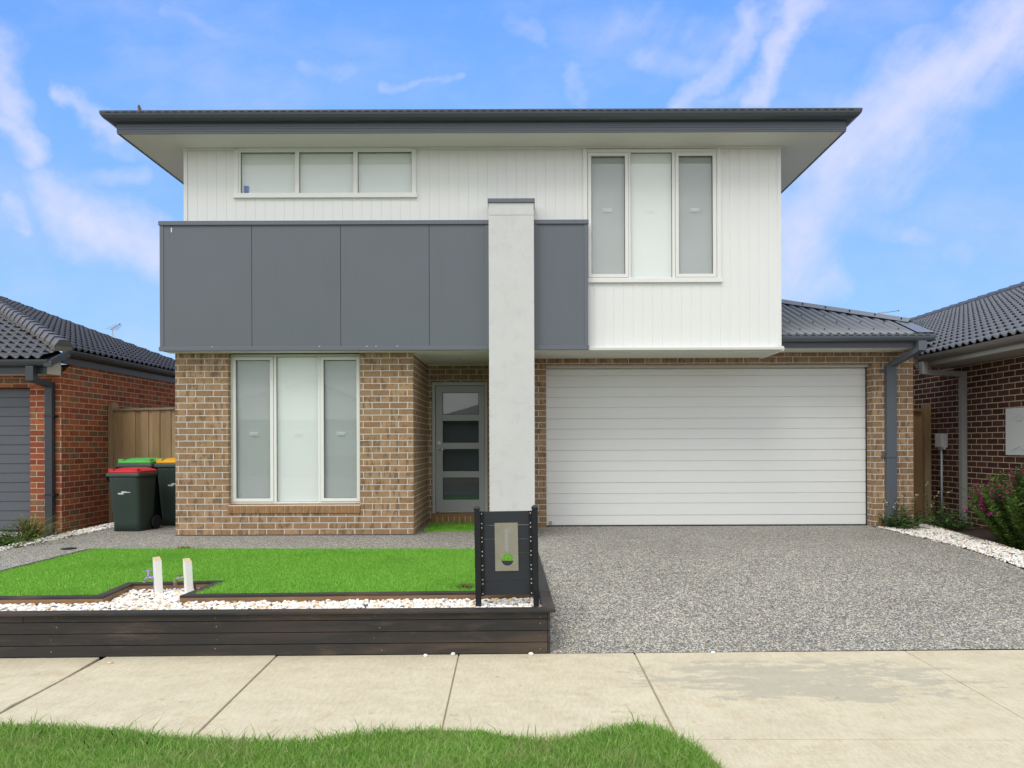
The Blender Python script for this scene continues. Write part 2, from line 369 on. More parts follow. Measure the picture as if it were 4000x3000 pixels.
def fast(name, V, T, mat, parent=None, smooth=False):
    V = np.asarray(V, np.float32).reshape(-1, 3); T = np.asarray(T, np.int32).reshape(-1, 3)
    if parent is not None: V = V - np.array(WL[parent], np.float32)
    me = bpy.data.meshes.new(name)
    me.vertices.add(len(V)); me.vertices.foreach_set('co', V.ravel())
    me.loops.add(len(T) * 3); me.loops.foreach_set('vertex_index', T.ravel())
    me.polygons.add(len(T)); me.polygons.foreach_set('loop_start', np.arange(0, len(T) * 3, 3, dtype=np.int32))
    if smooth: me.polygons.foreach_set('use_smooth', np.ones(len(T), bool))
    me.materials.append(MAT[mat]); me.update(); me.validate()
    o = bpy.data.objects.new(name, me); COL.objects.link(o)
    if parent is not None: o.parent = parent
    WL[o] = Vector(WL[parent]) if parent is not None else Vector((0, 0, 0))
    return o
def struct(name, mb, mat, **k):
    return tag(mb.build(name, mat, None, **k), kind='structure')
def copy_tree(o, parent=None):
    c = o.copy(); COL.objects.link(c)
    if parent is not None: c.parent = parent
    for ch in list(o.children): copy_tree(ch, c)
    return c

# ------------------------------------------------------------------ layout constants (metres; camera at the origin, 1.24 above the house pad)
ZF = -.335                                     # footpath level
def dline(x): return 5.307 + .0165 * (x - .2)  # back edge of the footpath / front of the planter
def drive_z(d):
    t = min(1, max(0, (8.6 - d) / 3.27)); t = t * t * (1.6 - .6 * t)
    return ZF * t
def lawn_front(x): return 5.86 + .037 * x

# ------------------------------------------------------------------ ground, road, paths
struct('ground', MB().poly([(-300, -300, -.52), (300, -300, -.52), (300, 300, -.52), (-300, 300, -.52)]), 'ground')
struct('road', MB().poly([(-120, -8.5, -.47), (120, -8.5, -.47), (120, .6, -.47), (-120, .6, -.47)]), 'road')
mb = MB()
def fpslab(xa, xb, back=None, front=None, gap=.004):
    b0 = dline(xa) - .004; b1 = dline(xb) - .004
    f0, f1 = front if front else (3.66, 3.66)
    mb.slab([(xa + gap, f0, ZF), (xb - gap, f1, ZF), (xb - gap, b1, ZF), (xa + gap, b0, ZF)], ZF - .1)
for xa, xb in ((-9, -7.4), (-7.4, -5.9), (-5.9, -4.45)): fpslab(xa, xb)
# left expansion joint is open and slightly crooked
mb.slab([(-4.44, 3.66, ZF), (-3.075, 3.66, ZF), (-3.075, 4.1, ZF), (-3.105, 4.3, ZF), (-3.098, 4.5, ZF), (-3.105, 4.8, ZF), (-3.14, dline(-3.12), ZF), (-4.44, dline(-4.44), ZF)], ZF - .1)
mb.slab([(-3.045, 3.66, ZF + .004), (-1.775, 3.66, ZF + .004), (-1.84, dline(-1.84), ZF + .004), (-3.09, dline(-3.09), ZF + .004)], ZF - .1)
mb.slab([(-1.763, 3.66, ZF), (-.447, 3.66, ZF), (-.484, dline(-.48), ZF), (-1.828, dline(-1.83), ZF)], ZF - .1)
mb.slab([(-.437, 3.66, ZF), (.818, 3.70, ZF), (.830, dline(.83), ZF), (-.474, dline(-.47), ZF)], ZF - .1)
mb.slab([(.832, 3.775, ZF), (2.838, 3.745, ZF), (2.884, dline(2.88), ZF), (.843, dline(.84), ZF)], ZF - .1)
mb.slab([(2.844, 3.745, ZF), (5.0, 3.715, ZF), (5.0, dline(5), ZF), (2.890, dline(2.89), ZF)], ZF - .1)
mb.slab([(5.01, 3.715, ZF), (9.0, 3.66, ZF), (9.0, dline(9), ZF), (5.01, dline(5), ZF)], ZF - .1)
struct('footpath', mb, 'path', bevel=.004)
mb = MB()
mb.slab([(.9, 1.0, ZF - .07), (5.4, 1.0, ZF - .07), (5.2, 3.703, ZF), (.832, 3.766, ZF)], ZF - .2)
struct('driveway_apron', mb, 'path', bevel=.004)
# filler under the joints
mb = MB()
for xa, xb, zz_, mm in ((-9, -3.2, .014, 0), (-3.2, -2.95, .04, 1), (-2.95, 9, .012, 0)):
    mb.poly([(xa, 3.6, ZF - zz_), (xb, 3.6, ZF - zz_), (xb, dline(xb) - .002, ZF - zz_), (xa, dline(xa) - .002, ZF - zz_)], mm)
mb.poly([(-9, 5.1, ZF - .045), (9, 5.1, ZF - .045), (9, 5.6, ZF - .045), (-9, 5.4, ZF - .045)], 1)
struct('path_base', mb, ['joint', 'dark'])
# exposed aggregate driveway with a soft change of grade
mb = MB(); ds = [5.30] + list(np.linspace(5.6, 8.7, 14)) + [9.2, 10.62]; xs = [.135, .2, .9, 2, 3, 4, 5.15]
vs = []
for i, d in enumerate(ds):
    for x in xs:
        dd = dline(x) + .004 if i == 0 else d
        vs.append((x, dd, drive_z(dd)))
n = len(xs)
mb.add(vs, [(i * n + j, i * n + j + 1, (i + 1) * n + j + 1, (i + 1) * n + j) for i in range(len(ds) - 1) for j in range(n - 1)], 0, True)
struct('driveway', mb, 'agg', recalc=False)
mb = MB()
mb.box(-6.12, .135, 8.32, 9.64, -.12, -.001)
mb.box(-1.478, -.40, 9.64, 11.1, -.12, -.001); mb.box(-.40, .135, 9.64, 10.36, -.12, -.001)
mb.box(-6.12, -4.72, 9.64, 14.0, -.12, -.001)
mb.box(-6.12, -5.13, 6.7, 8.32, -.12, -.001)
mb.slab([(-6.12, dline(-6.12) + .004, ZF), (-5.152, dline(-5.15) + .004, ZF), (-5.152, 6.70, -.001), (-6.12, 6.70, -.001)], -.5)
struct('garden_path', mb, 'agg')
struct('neighbour_driveway', MB().slab([(-14, 5.16, ZF), (-7.15, 5.19, ZF), (-7.15, 7.5, -.08), (-14, 7.5, -.08)], -.5).slab([(-14, 7.5, -.08), (-7.15, 7.5, -.08), (-7.15, 10.7, -.06), (-14, 10.7, -.06)], -.4), 'conc')
struct('garden_bed', MB().poly([(5.0, 5.3, -.36), (9.5, 5.3, -.36), (9.5, 8.3, -.065), (5.0, 8.3, -.065)]).poly([(5.0, 8.3, -.065), (9.5, 8.3, -.065), (9.5, 14, -.03), (5.0, 14, -.03)]), 'soil')
struct('side_bed', MB().slab([(-7.14, 5.2, ZF), (-6.122, 5.21, ZF), (-6.122, 6.9, -.05), (-7.14, 6.9, -.05)], -.5).slab([(-7.14, 6.9, -.05), (-6.122, 6.9, -.05), (-6.122, 12.5, -.04), (-7.14, 12.5, -.04)], -.5), 'soil')
struct('planter_soil', MB().poly([(-5.1, 5.25, -.075), (.16, 5.35, -.075), (.13, 8.2, -.06), (-5.1, 8.3, -.06)]), 'soil')

# ------------------------------------------------------------------ main house
H = empty('house', (-.6, 9.64, 0), 'two-storey house with white upper cladding, grey balcony band and tan brick base', 'house')
DB = 9.635; DW = 9.55; DP = 9.40; DG = 10.36; DD = 11.1
XL = -4.717; XR = 5.722; ZS = 2.48
mb = MB()
# front block with window opening (X -3.997..-2.204, z .40..2.48)
wx0, wx1, wz0 = -3.997, -2.204, .425
mb.box(XL, wx0, DB, DB + .23, 0, ZS); mb.box(wx1, -1.480, DB, DB + .23, 0, ZS); mb.box(wx0, wx1, DB, DB + .23, 0, wz0 - .125)
mb.box(XL, XL + .23, DB + .23, 22, 0, ZS)                               # left side wall
mb.box(-1.710, -1.480, DB + .23, DD, 0, ZS)                             # porch return
mb.box(-1.710, -1.41, DD, DD + .23, 0, ZS); mb.box(-1.41, -.54, DD, DD + .23, 2.205, ZS); mb.box(-.54, -.17, DD, DD + .23, 0, ZS)
mb.box(-.40, .352, DG, DG + .23, 0, ZS); mb.box(-.40, -.17, DG + .23, DD, 0, ZS)   # pier beside the garage door
mb.box(.352, 5.131, DG, DG + .23, 2.395, 2.555)                          # over the garage door
mb.box(5.131, XR, DG, DG + .23, 0, 2.555)
mb.box(XR - .23, XR, DG + .23, 22, 0, 2.70)
mb.box(XL + .23, XR - .23, 21.77, 22, 0, 2.6)
wall = mb.build('brick_wall', 'tan', H)
# damp-proof line at the foot of the walls
MB().box(XL - .003, -1.477, DB - .004, DB + .02, 0, .014).build('footing', 'mono', H); MB().box(5.131, XR + .003, DG - .004, DG + .02, 0, .014).build('footing', 'mono', H)
mb = MB()                                                               # control joint beside the window
mb.box(-2.203, -2.193, DB - .002, DB + .01, 0.014, wz0 - .03); mb.build('control_joint', 'tan', H)
# window sill of bricks on edge
mb = MB(); k = 0; x = wx0 - .01
while x < wx1 - .03:
    x2 = min(x + .076, wx1)
    mb.add([(x, DB - .018, wz0 - .122), (x2, DB - .018, wz0 - .122), (x2, DB + .12, wz0 - .10), (x, DB + .12, wz0 - .10),
            (x, DB - .018, wz0 - .024), (x2, DB - .018, wz0 - .024), (x2, DB + .12, wz0 - .001), (x, DB + .12, wz0 - .001)],
           [(0, 3, 2, 1), (4, 5, 6, 7), (0, 1, 5, 4), (1, 2, 6, 5), (2, 3, 7, 6), (3, 0, 4, 7)])
    x += .0864
mb.box(wx0, wx1, DB - .008, DB + .118, wz0 - .121, wz0 - .012, 1)
M_sb = brick('sill_brick', [(0, (.30, .165, .075)), (1, (.40, .23, .11))], (.37, .205, .095), (.1, .06, .035), .5, bw=5, rh=5)
M_mo = paint('mortar_bed', (.58, .53, .45), .9, .1, 30)
mb.build('brick_sill', [M_sb, M_mo], H, bevel=.003)
mb = MB(); x = -1.405
while x < -.55:
    mb.box(x, min(x + .076, -.545), DD - .11, DD - .001, .02, .118); x += .0864
mb.box(-1.403, -.547, DD - .104, DD - .001, .018, .112, 1)
mb.box(-1.405, -.545, DD - .09, DD - .001, .1185, .152, 2)
mb.build('door_step', [M_sb, M_mo, 'rawtimber'], H, bevel=.003)

# upper storey: vertical grooved boards
def grooved(mb, x0, x1, z0, z1, y, first, pitch=.1305, dep=.0045, hw=.003, m=0):
    xs = [x0]; g = first
    prof = [(x0, y)]
    while g < x1 - .01:
        if g > x0 + .01: prof += [(g - hw, y), (g, y + dep), (g + hw, y)]
        g += pitch
    prof.append((x1, y))
    v = [(p[0], p[1], z0) for p in prof] + [(p[0], p[1], z1) for p in prof]; n = len(prof)
    mb.add(v, [(i, i + 1, i + 1 + n, i + n) for i in range(n - 1)], m)
ux0, ux1, uz1 = -4.544, 3.495, 5.227
w1 = (-3.863 + .03, -1.414 - .03, 4.556 + .03, uz1); w2 = (.8315 + .03, 2.688 - .03, 3.401 + .03, 5.20)
g0 = -4.544 + .05
mb = MB(); F0 = -4.544 + .045
P = .1305
for (x0, x1, z0, z1) in ((ux0, w1[0], ZS + .05, uz1), (w1[0], w1[1], ZS + .05, w1[2]), (w1[1], w2[0], ZS + .05, uz1), (w2[0], w2[1], ZS + .05, w2[2]), (w2[0], w2[1], w2[3], uz1), (w2[1], ux1, ZS + .05, uz1)):
    grooved(mb, x0, x1, z0, z1, DW, F0)
mb.box(ux0, ux0 + .1, DW + .05, 20, ZS + .012, uz1); mb.box(ux1 - .1, ux1, DW + .05, 20, ZS + .012, uz1); mb.box(ux0, ux1, 20, 20.1, ZS + .012, uz1)
for a, b in ((ux0, DW), (ux1, DW)):
    mb.add([(a, DW, ZS), (a, DW + .05, ZS), (a, DW + .05, uz1), (a, DW, uz1)], [(0, 1, 2, 3)])
mb.build('upper_wall', 'white', H, recalc=False)
mb = MB()
mb.box(ux1 - .045, ux1 + .004, DW - .012, DW + .03, ZS + .062, uz1 - .02); mb.box(ux0 - .004, ux0 + .045, DW - .012, DW + .03, 4.2, uz1 - .02)
mb.box(.8786, ux1 + .03, DW - .022, DW + .02, ZS - .008, ZS + .058)
mb.box(ux1 - .02, ux1 + .03, DW + .02, DG - .002, ZS - .008, ZS + .058)
mb.box(ux0 - .02, ux1 + .03, DW - .03, DW - .013, uz1 - .02, uz1 - .001)
mb.build('wall_trim', 'wtrim', H, bevel=.003)
# ceiling of porch / underside of the upper storey
mb = MB(); mb.box(XL - .06, ux1 + .002, DP + .03, DB - .003, ZS - .0, ZS + .03); mb.box(-1.478, ux1 + .002, DB - .003, DD - .002, ZS, ZS + .03)
mb.box(-1.475, .2, DD - .03, DD - .003, ZS - .02, ZS - .001); mb.box(-1.477, -1.45, DB + .03, DD - .031, ZS - .02, ZS - .001)
mb.build('porch_ceiling', 'soffit', H)
mb = MB(); mb.tube([(-.83, 10.3, ZS - .001), (-.83, 10.3, ZS - .008)], .05, 20); mb.build('downlight', 'wtrim', H)

# grey balcony band
px0, px1, pz0, pz1 = -4.798, .8786, 2.483, 4.204
cx0, cx1 = -.429, .163
mb = MB()
js = [px0 + .0, (545 - 1128) * DP / 1530, (737 - 1128) * DP / 1530, (928.5 - 1128) * DP / 1530, cx0 - .002]
for a, b in zip(js[:-1], js[1:]):
    mb.box(a + (.003 if a != js[0] else 0), b - .003, DP, DP + .12, pz0 + .03, pz1 - .03)
mb.box(cx1 + .002, px1, DP, DP + .12, pz0 + .03, pz1 - .03)
mb.box(px0 + .003, px1 - .003, DP + .004, DP + .125, pz0 + .032, pz1 - .032, 1)
mb.box(px0 + .003, ux0 + .0, DP + .125, DP + 1.6, pz0 + .032, pz1 - .03)
bal = mb.build('balcony_panel', ['panel', 'dark'], H, bevel=.0015)
mb = MB()
for a, b in ((px0 - .014, cx0 - .001), (cx1 + .001, px1 + .012)):
    mb.box(a, b, DP - .022, DP + .14, pz1 - .055, pz1); mb.box(a, b, DP - .016, DP + .03, pz0, pz0 + .055)
mb.box(px0 - .014, ux0, DP + .14, DP + 1.62, pz1 - .055, pz1)
for a in (px0, cx0 - .05, cx1 + .004):
    mb.box(a - .003, a + .048, DP - .008, DP + .02, pz0 + .056, pz1 - .056)
mb.box(px1 - .045, px1 + .003, DP - .008, DP + .1, pz0 + .056, pz1 - .056)
mb.build('balcony_capping', 'ptrim', H, bevel=.003)
for px in (458, 792, 858, 690, 812): MB().box((px - 1128) * DP / 1530, (px + 3 - 1128) * DP / 1530, DP - .018, DP - .015, pz0 + .050, pz0 + .056).build('paint_chip', 'wtrim', H)
MB().box((371 - 1128) * DP / 1530, (373 - 1128) * DP / 1530, DP - .002, DP + .01, 4.06, 4.12).build('paint_chip', 'wtrim', H)

# rendered column
mb = MB(); mb.box(cx0, cx1, 9.25, 9.85, 0, 4.22); mb.box(cx0, cx1, 9.25, 9.85, 4.224, 4.385); mb.box(cx0 + .004, cx1 - .004, 9.256, 9.84, 4.2, 4.23)
col = mb.build('column', 'render', H, bevel=.004)
MB().box(cx0 - .012, cx1 + .012, 9.232, 9.87, 4.386, 4.438).build('column_cap', 'ptrim', col, bevel=.003)

# ------------------------------------------------------------------ windows
def ringlogo(parent, cx, cz, y, r=.0195, t=.0034):
    mb = MB()
    for k in range(4):
        c = cx + (k - 1.5) * r * 1.44
        mb.tube([(c + r * math.cos(a), y, cz + r * math.sin(a)) for a in np.linspace(0, 2 * PI, 21)], t, 5, cap=False)
    return mb.build('ring_emblem', 'decal2', parent)
MAT['decal2'] = paint('frosted_print', (.93, .94, .93), .6, .03, 30)
def window(X0, X1, z0, z1, y, casing, lay, logo=None, blind_drop=0.0, cases=(1, 1, 1, 1)):
    # lay: list of (x0, x1, sash) openings as fractions in metres from X0
    mb = MB(); T = .045
    oz0, oz1 = z0 + T, z1 - T
    if casing:
        c = casing
        mb.box(X0 - .0, X0 + c, y - .028, y + .02, z0 + c, z1); mb.box(X1 - c, X1, y - .028, y + .02, z0 + c, z1); mb.box(X0 - .012, X1 + .012, y - .036, y + .02, z0, z0 + c)
        oz0 = z0 + c + .012; oz1 = z1 - .045
        mb.box(X0 + c, X1 - c, y - .018, y + .09, z0 + c, oz0); mb.box(X0 + c, X1 - c, y - .018, y + .09, oz1, z1 - .002)
    else:
        mb.box(X0, X1, y - .01, y + .09, z0, oz0 - .02); mb.box(X0, X1, y - .01, y + .09, oz1 + .012, z1)
        oz0 -= .02; oz1 += .012
    xs = [X0 + (casing or 0)]
    for (a, b, s) in lay: xs += [X0 + a, X0 + b]
    xs.append(X1 - (casing or 0))
    for i in range(0, len(xs), 2):
        if xs[i + 1] - xs[i] > .004: mb.box(xs[i], xs[i + 1], y - .014, y + .09, oz0, oz1)
    fr = mb.build('window', 'frame', H, bevel=.002)
    for (a, b, s) in lay:
        a += X0; b += X0; e = .004
        ga, gb, gz0, gz1 = a, b, oz0, oz1
        if s:
            w = s; mb = MB()
            mb.box(a + e, b - e, y - .022, y + .03, oz0 + e, oz0 + w); mb.box(a + e, b - e, y - .022, y + .03, oz1 - w, oz1 - e)
            mb.box(a + e, a + w, y - .022, y + .03, oz0 + w, oz1 - w); mb.box(b - w, b - e, y - .022, y + .03, oz0 + w, oz1 - w)
            mb.box(a, b, y + .012, y + .03, oz0, oz0 + e, 1); mb.box(a, b, y + .012, y + .03, oz1 - e, oz1, 1)
            mb.build('sash', ['frame', 'dark'], fr, bevel=.002)
            ga, gb, gz0, gz1 = a + w, b - w, oz0 + w, oz1 - w
        mb = MB(); t = .006                                              # black glazing gasket
        mb.box(ga, gb, y + .006, y + .014, gz0, gz0 + t * .6); mb.box(ga, gb, y + .006, y + .014, gz1 - t, gz1); mb.box(ga, ga + t * .8, y + .006, y + .014, gz0 + t, gz1 - t); mb.box(gb - t * .8, gb, y + .006, y + .014, gz0 + t, gz1 - t)
        mb.build('gasket', 'rubber', fr)
        MB().poly([(ga, y + .016, gz0), (gb, y + .016, gz0), (gb, y + .016, gz1), (ga, y + .016, gz1)]).build('pane', 'glass', fr, recalc=False)
        if s and s > .03: MB().poly([(ga, y + .03, gz0), (gb, y + .03, gz0), (gb, y + .03, gz1), (ga, y + .03, gz1)]).build('insect_screen', 'fly', fr, recalc=False)
        if logo: ringlogo(fr, (a + b) / 2 + logo[1], logo[0], y + .022, t=.0034 if s else .0014)
    mb = MB(); mb.box(X0 + .02, X1 - .02, y + .042, y + .044, z0 + .02, z1 - .035 - blind_drop)
    mb.build('roller_blind', 'blind', fr)
    MB().box(X0 + .0, X1 - .0, y + .25, y + .26, z0 - .2, z1).build('room_wall', 'interior', fr)
    return fr
k = .001803
window(wx0, wx1, wz0, ZS - .003, DB + .10, 0, [(.02, .588, .048), (.624, 1.196, 0), (1.226, 1.775, .048)], (1.385, 0))
k = .001869
window(.8315, 2.688, 3.401, 5.20, DW - .002, .055, [(.062, .612, .048), (.640, 1.198, 0), (1.238, 1.794, .048)], (4.387, -.005))
window(-3.863, -1.414, 4.556, 5.22, DW - .002, .055, [(.085, .815, 0), (.872, 1.60, 0), (1.66, 2.385, 0)], None, .015)

# ------------------------------------------------------------------ front door
fd = empty('front_door_hold', (0, 0, 0), None, None) if False else None
yD = DD + .03
mb = MB()
dx0, dx1, dz0, dz1 = -1.408, -.542, .153, 2.203
mb.box(dx0, dx0 + .045, yD - .04, yD + .08, dz0 - .03, dz1); mb.box(dx1 - .045, dx1, yD - .04, yD + .08, dz0 - .03, dz1); mb.box(dx0 + .045, dx1 - .045, yD - .04, yD + .08, dz1 - .05, dz1)
frm = mb.build('door_frame', 'doorframe', H, bevel=.004)
lx0, lx1, lz0, lz1 = dx0 + .05, dx1 - .05, dz0 + .02, dz1 - .055
gx0, gx1 = -1.248, -.682
def dz(zz): return 1.24 + (958 - ((1450 + zz / 2.633) * .553 - .4)) * 11.14 / 1530
panes = [(dz(b), dz(a)) for a, b in ((220, 445), (510, 735), (800, 1027), (1093, 1320))]
mb = MB(); mb.box(lx0, gx0, yD, yD + .04, lz0, lz1); mb.box(gx1, lx1, yD, yD + .04, lz0, lz1)
zz = [lz0] + [v for p in sorted(panes) for v in p] + [lz1]
for i in range(0, len(zz), 2): mb.box(gx0, gx1, yD, yD + .04, zz[i], zz[i + 1])
leaf = mb.build('front_door', 'door', H, bevel=.003)
mb = MB(); mb.box(lx0, lx1, yD - .006, yD + .03, lz0 - .012, lz0 - .002); mb.build('door_seal', 'chrome', leaf)
MB().box(lx0 - .01, lx1 + .01, yD - .0, yD + .035, dz0 - .005, lz0 - .013).build('threshold', 'dark', leaf)
for (a, b) in panes:
    MB().poly([(gx0, yD + .012, a), (gx1, yD + .012, a), (gx1, yD + .012, b), (gx0, yD + .012, b)]).build('door_pane', 'doorglass', leaf, recalc=False)
    mb = MB(); t = .006
    mb.box(gx0, gx1, yD + .003, yD + .011, a, a + t); mb.box(gx0, gx1, yD + .003, yD + .011, b - t, b); mb.box(gx0, gx0 + t, yD + .003, yD + .011, a + t, b - t); mb.box(gx1 - t, gx1, yD + .003, yD + .011, a + t, b - t)
    mb.build('glazing_bead', 'rubber', leaf)
MB().box(lx0, lx1, yD + .3, yD + .31, lz0, lz1).build('hallway', 'greybox', leaf)
hx = -1.305; hz = dz(800); lz = dz(735)
mb = MB(); mb.tube([(hx, yD, hz), (hx, yD - .012, hz)], .027, 20); mb.tube([(hx, yD - .01, hz), (hx, yD - .05, hz)], .011, 10); mb.tube([(hx - .004, yD - .05, hz), (hx + .05, yD - .052, hz - .003), (hx + .10, yD - .05, hz - .006)], [.011, .010, .009], 10)
mb.build('handle', 'chrome', leaf)
mb = MB(); mb.tube([(hx, yD, lz), (hx, yD - .012, lz)], .027, 20); mb.tube([(hx, yD - .012, lz), (hx, yD - .02, lz)], .012, 10); mb.build('deadlock', 'boltm', leaf)

# ------------------------------------------------------------------ garage door
yG = DG + .215; gx0, gx1 = .357, 5.126; gz1 = 2.38
ys = [195, 232, 293, 347, 402, 463, 519, 573, 634, 692, 746, 809, 867, 920, 985, 1043]
zs = [1.24 + (958 - ((1300 + v / 1.3825) * .553 + 1.4)) * yG / 1530 for v in ys]; zs[-1] = .014
mb = MB()
prof = []
for i in range(len(zs) - 1):
    zt, zb = zs[i], zs[i + 1]
    prof += [(0, zt - .003), (-.0, zb + .010), (.014, zb + .007), (.014, zb)] if i % 3 == 1 else [(0, zt - .003), (0, zb + .009), (.012, zb + .006), (.012, zb)]
    if i < len(zs) - 2: pass
v = [(gx0, yG + p[0], p[1]) for p in prof] + [(gx1, yG + p[0], p[1]) for p in prof]; n = len(prof)
mb.add(v, [(i, i + 1, i + 1 + n, i + n) for i in range(n - 1)])
mb.box(gx0, gx1, yG + .02, yG + .05, 0.014, gz1)
gd = mb.build('garage_door', 'gdoor', H, recalc=False)
mb = MB(); mb.box(gx0, gx1, yG - .004, yG + .03, .001, .0135); mb.box(gx1 - .001, 5.1305, yG - .03, yG + .03, .001, 2.38); mb.build('weather_seal', 'rubber', gd)
mb = MB(); mb.box(gx0, gx1, yG - .10, yG + .02, 2.358, 2.394); mb.build('door_head', 'cream', gd, bevel=.003)
mb = MB(); mb.tube([(gx0 + .06, yG - .003, .052), (gx0 + .06, yG - .006, .052)], .03, 18); o = mb.build('maker_badge', 'chrome', gd)
mb = MB(); 
MB().box(.352, 5.131, DG + .3, DG + .32, 0, 2.5).build('garage_lining', 'interior', gd)

# ------------------------------------------------------------------ gutters, fascia, soffit, roof
GUT = [(0, -.095), (.055, -.095), (.092, -.078), (.110, -.05), (.115, -.02), (.115, 0), (.106, 0), (.104, -.014), (0, -.014)]
fy, fz0, gz = 9.05, 5.227, 5.447
fx0, fx1, fyb = -5.165, 4.155, 20.7
mb = MB()
mb.box(fx0, fx1, fy - .0, fy + .02, fz0 - .012, fz0 + .17)
mb.box(fx0, fx0 + .02, fy + .02, fyb, fz0 - .012, fz0 + .17); mb.box(fx1 - .02, fx1, fy + .02, fyb, fz0 - .012, fz0 + .17); mb.box(fx0, fx1, fyb, fyb + .02, fz0 - .012, fz0 + .17)
for q in (.018, .05, .082): mb.box(fx0 - .002, fx1 + .002, fy - .006, fy - .0005, fz0 - .006 + q, fz0 + .008 + q)
mb.build('fascia', 'mono2', H)
mb = MB()
mb.box(fx0 + .02, ux0, fy + .02, fyb, fz0, fz0 + .012); mb.box(ux1, fx1 - .02, fy + .02, fyb, fz0, fz0 + .012); mb.box(ux0, ux1, fy + .02, DW + .02, fz0, fz0 + .012)
mb.build('soffit', 'soffit', H)
def gutter_rect(mb, x0, x1, y0, y1, z):
    GUT = [(0, -.10), (.065, -.10), (.112, -.08), (.135, -.05), (.142, -.02), (.142, 0), (.132, 0), (.130, -.014), (0, -.014)]
    # mitred gutter round a rectangle (profile out from the fascia)
    n = len(GUT); rings = []
    for (cx, cy, sx, sy) in ((x0, y1, -1, 1), (x0, y0, -1, -1), (x1, y0, 1, -1), (x1, y1, 1, 1)):
        rings.append([(cx + sx * p[0], cy + sy * p[0], z + p[1]) for p in GUT])
    v = [p for r_ in rings for p in r_]
    mb.add(v, [(a * n + i, a * n + (i + 1) % n, ((a + 1) % 4) * n + (i + 1) % n, ((a + 1) % 4) * n + i) for a in range(4) for i in range(n)])
mb = MB(); gutter_rect(mb, fx0, fx1, fy, fyb, gz)
x = fx0 - .06
while x < fx1 + .02:
    mb.box(x, x + .062, fy - .1435, fy - .140, gz - .024, gz - .015, 1); x += .105
mb.build('gutter', ['mono', 'dark'], H)
# hip roof in metal
mb = MB(); e0x, e1x, e0y, e1y = fx0 - .135, fx1 + .135, fy - .125, fyb + .07; hz = gz + .010; hw = (e1x - e0x) / 2; tp = .36
rz = hz + hw * tp; my0, my1 = e0y + hw, e1y - hw; mx = (e0x + e1x) / 2
A, B, C, D_ = (e0x, e0y, hz), (e1x, e0y, hz), (e1x, e1y, hz), (e0x, e1y, hz); P0, P1 = (mx, my0, rz), (mx, max(my1, my0 + .2), rz)
mb.poly([A, B, P0]); mb.poly([B, C, P1, P0]); mb.poly([C, D_, P1]); mb.poly([D_, A, P0, P1])
lo = lambda p: (p[0], p[1], p[2] - .016)
for a, b in ((A, B), (B, C), (C, D_), (D_, A)): mb.poly([lo(a), lo(b), b, a])
for a, b, s in ((A, B, 1),): pass
mb.poly([lo(A), lo(D_), lo(C), lo(B)])
roof = mb.build('roof', 'mono', H)

# garage roof: corrugated, zero eave at the boundary side
gy, gzt = 9.83, 2.728; gfx = 5.564; gxr = 5.68
mb = MB(); mb.box(ux1 + .002, gfx, gy, gy + .02, 2.55, 2.69); mb.box(gfx - .02, gfx, gy + .02, DG - .002, 2.55, 2.70)
for q in (.03, .06, .09): mb.box(ux1 + .002, gfx + .002, gy - .005, gy - .0005, 2.55 + q, 2.565 + q)
mb.box(gfx, XR + .01, DG - .012, 22, 2.60, 2.80)
mb.build('garage_fascia', 'mono', H)
MB().box(ux1 + .002, gfx - .02, gy + .02, DG, 2.556, 2.566).build('garage_soffit', 'soffit', H)
mb = MB(); mb.ext(GUT, (ux1 + .002, gy, gzt), (gxr, gy, gzt), (0, -1, 0), (0, 0, 1))
x = ux1 + .05
while x < gxr - .1: mb.box(x, x + .06, gy - .1165, gy - .113, gzt - .024, gzt - .016, 1); x += .105
mb.ext(GUT, (XR - .02, DG - .1, 2.99), (XR - .02, 21, 2.99), (1, 0, 0), (0, 0, 1))
mb.build('garage_gutter', ['mono2', 'dark'], H)
tpg = .415; ry0 = gy - .06; rz0 = gzt + .012
def gro(x, y): return rz0 + (y - ry0) * tpg
cY = 10.36; cX = 5.64                                                    # hip springs from the boundary corner
mb = MB(); step = .0125; amp = .019; pitch = .115
xs = np.arange(ux1 - .05, 5.62, step)
vs = []; fs = []
for i, x in enumerate(xs):
    yt = cY + (cX - x) if x < cX else cY
    h = amp * math.tanh(2.2 * math.cos(2 * PI * x / pitch))
    vs += [(x, ry0, gro(x, ry0) + h), (x, yt, gro(x, yt) + h), (x, ry0, gro(x, ry0) + h - .012)]
for i in range(len(xs) - 1):
    b = 3 * i; fs += [(b, b + 3, b + 4, b + 1), (b + 2, b + 5, b + 3, b)]
mb.add(vs, fs, 0, True)
# right slope (behind the hip) and back
top = (ux1 - .05, cY + cX - ux1 + .05)
mb.poly([(cX, cY, gro(0, cY)), (XR + .06, cY, gro(0, cY) - .03), (XR + .06, 21, gro(0, cY) - .03), (ux1 - .05, 21, gro(0, top[1])), (ux1 - .05, top[1], gro(0, top[1]))])
gr_ = mb.build('garage_roof', 'roofm', H, recalc=False)
mb = MB()                                                                # barge and hip flashing
a0 = Vector((5.615, ry0 - .01, gro(0, ry0) + .016)); a1 = Vector((5.575, cY - .02, gro(0, cY) + .02))
mb.add([a0 + Vector((-.16, 0, 0)), a0 + Vector((.075, 0, -.002)), a1 + Vector((.09, .02, 0)), a1 + Vector((-.13, .0, .004)), a0 + Vector((.075, 0, -.05)), a1 + Vector((.09, .02, -.05))], [(0, 1, 2, 3), (1, 4, 5, 2)])
h0 = Vector((cX + .03, cY - .03, gro(0, cY) + .045)); h1 = Vector((top[0], top[1], gro(0, top[1]) + .045))
d = (h1 - h0).normalized(); side = Vector((1, 1, 0)).normalized()
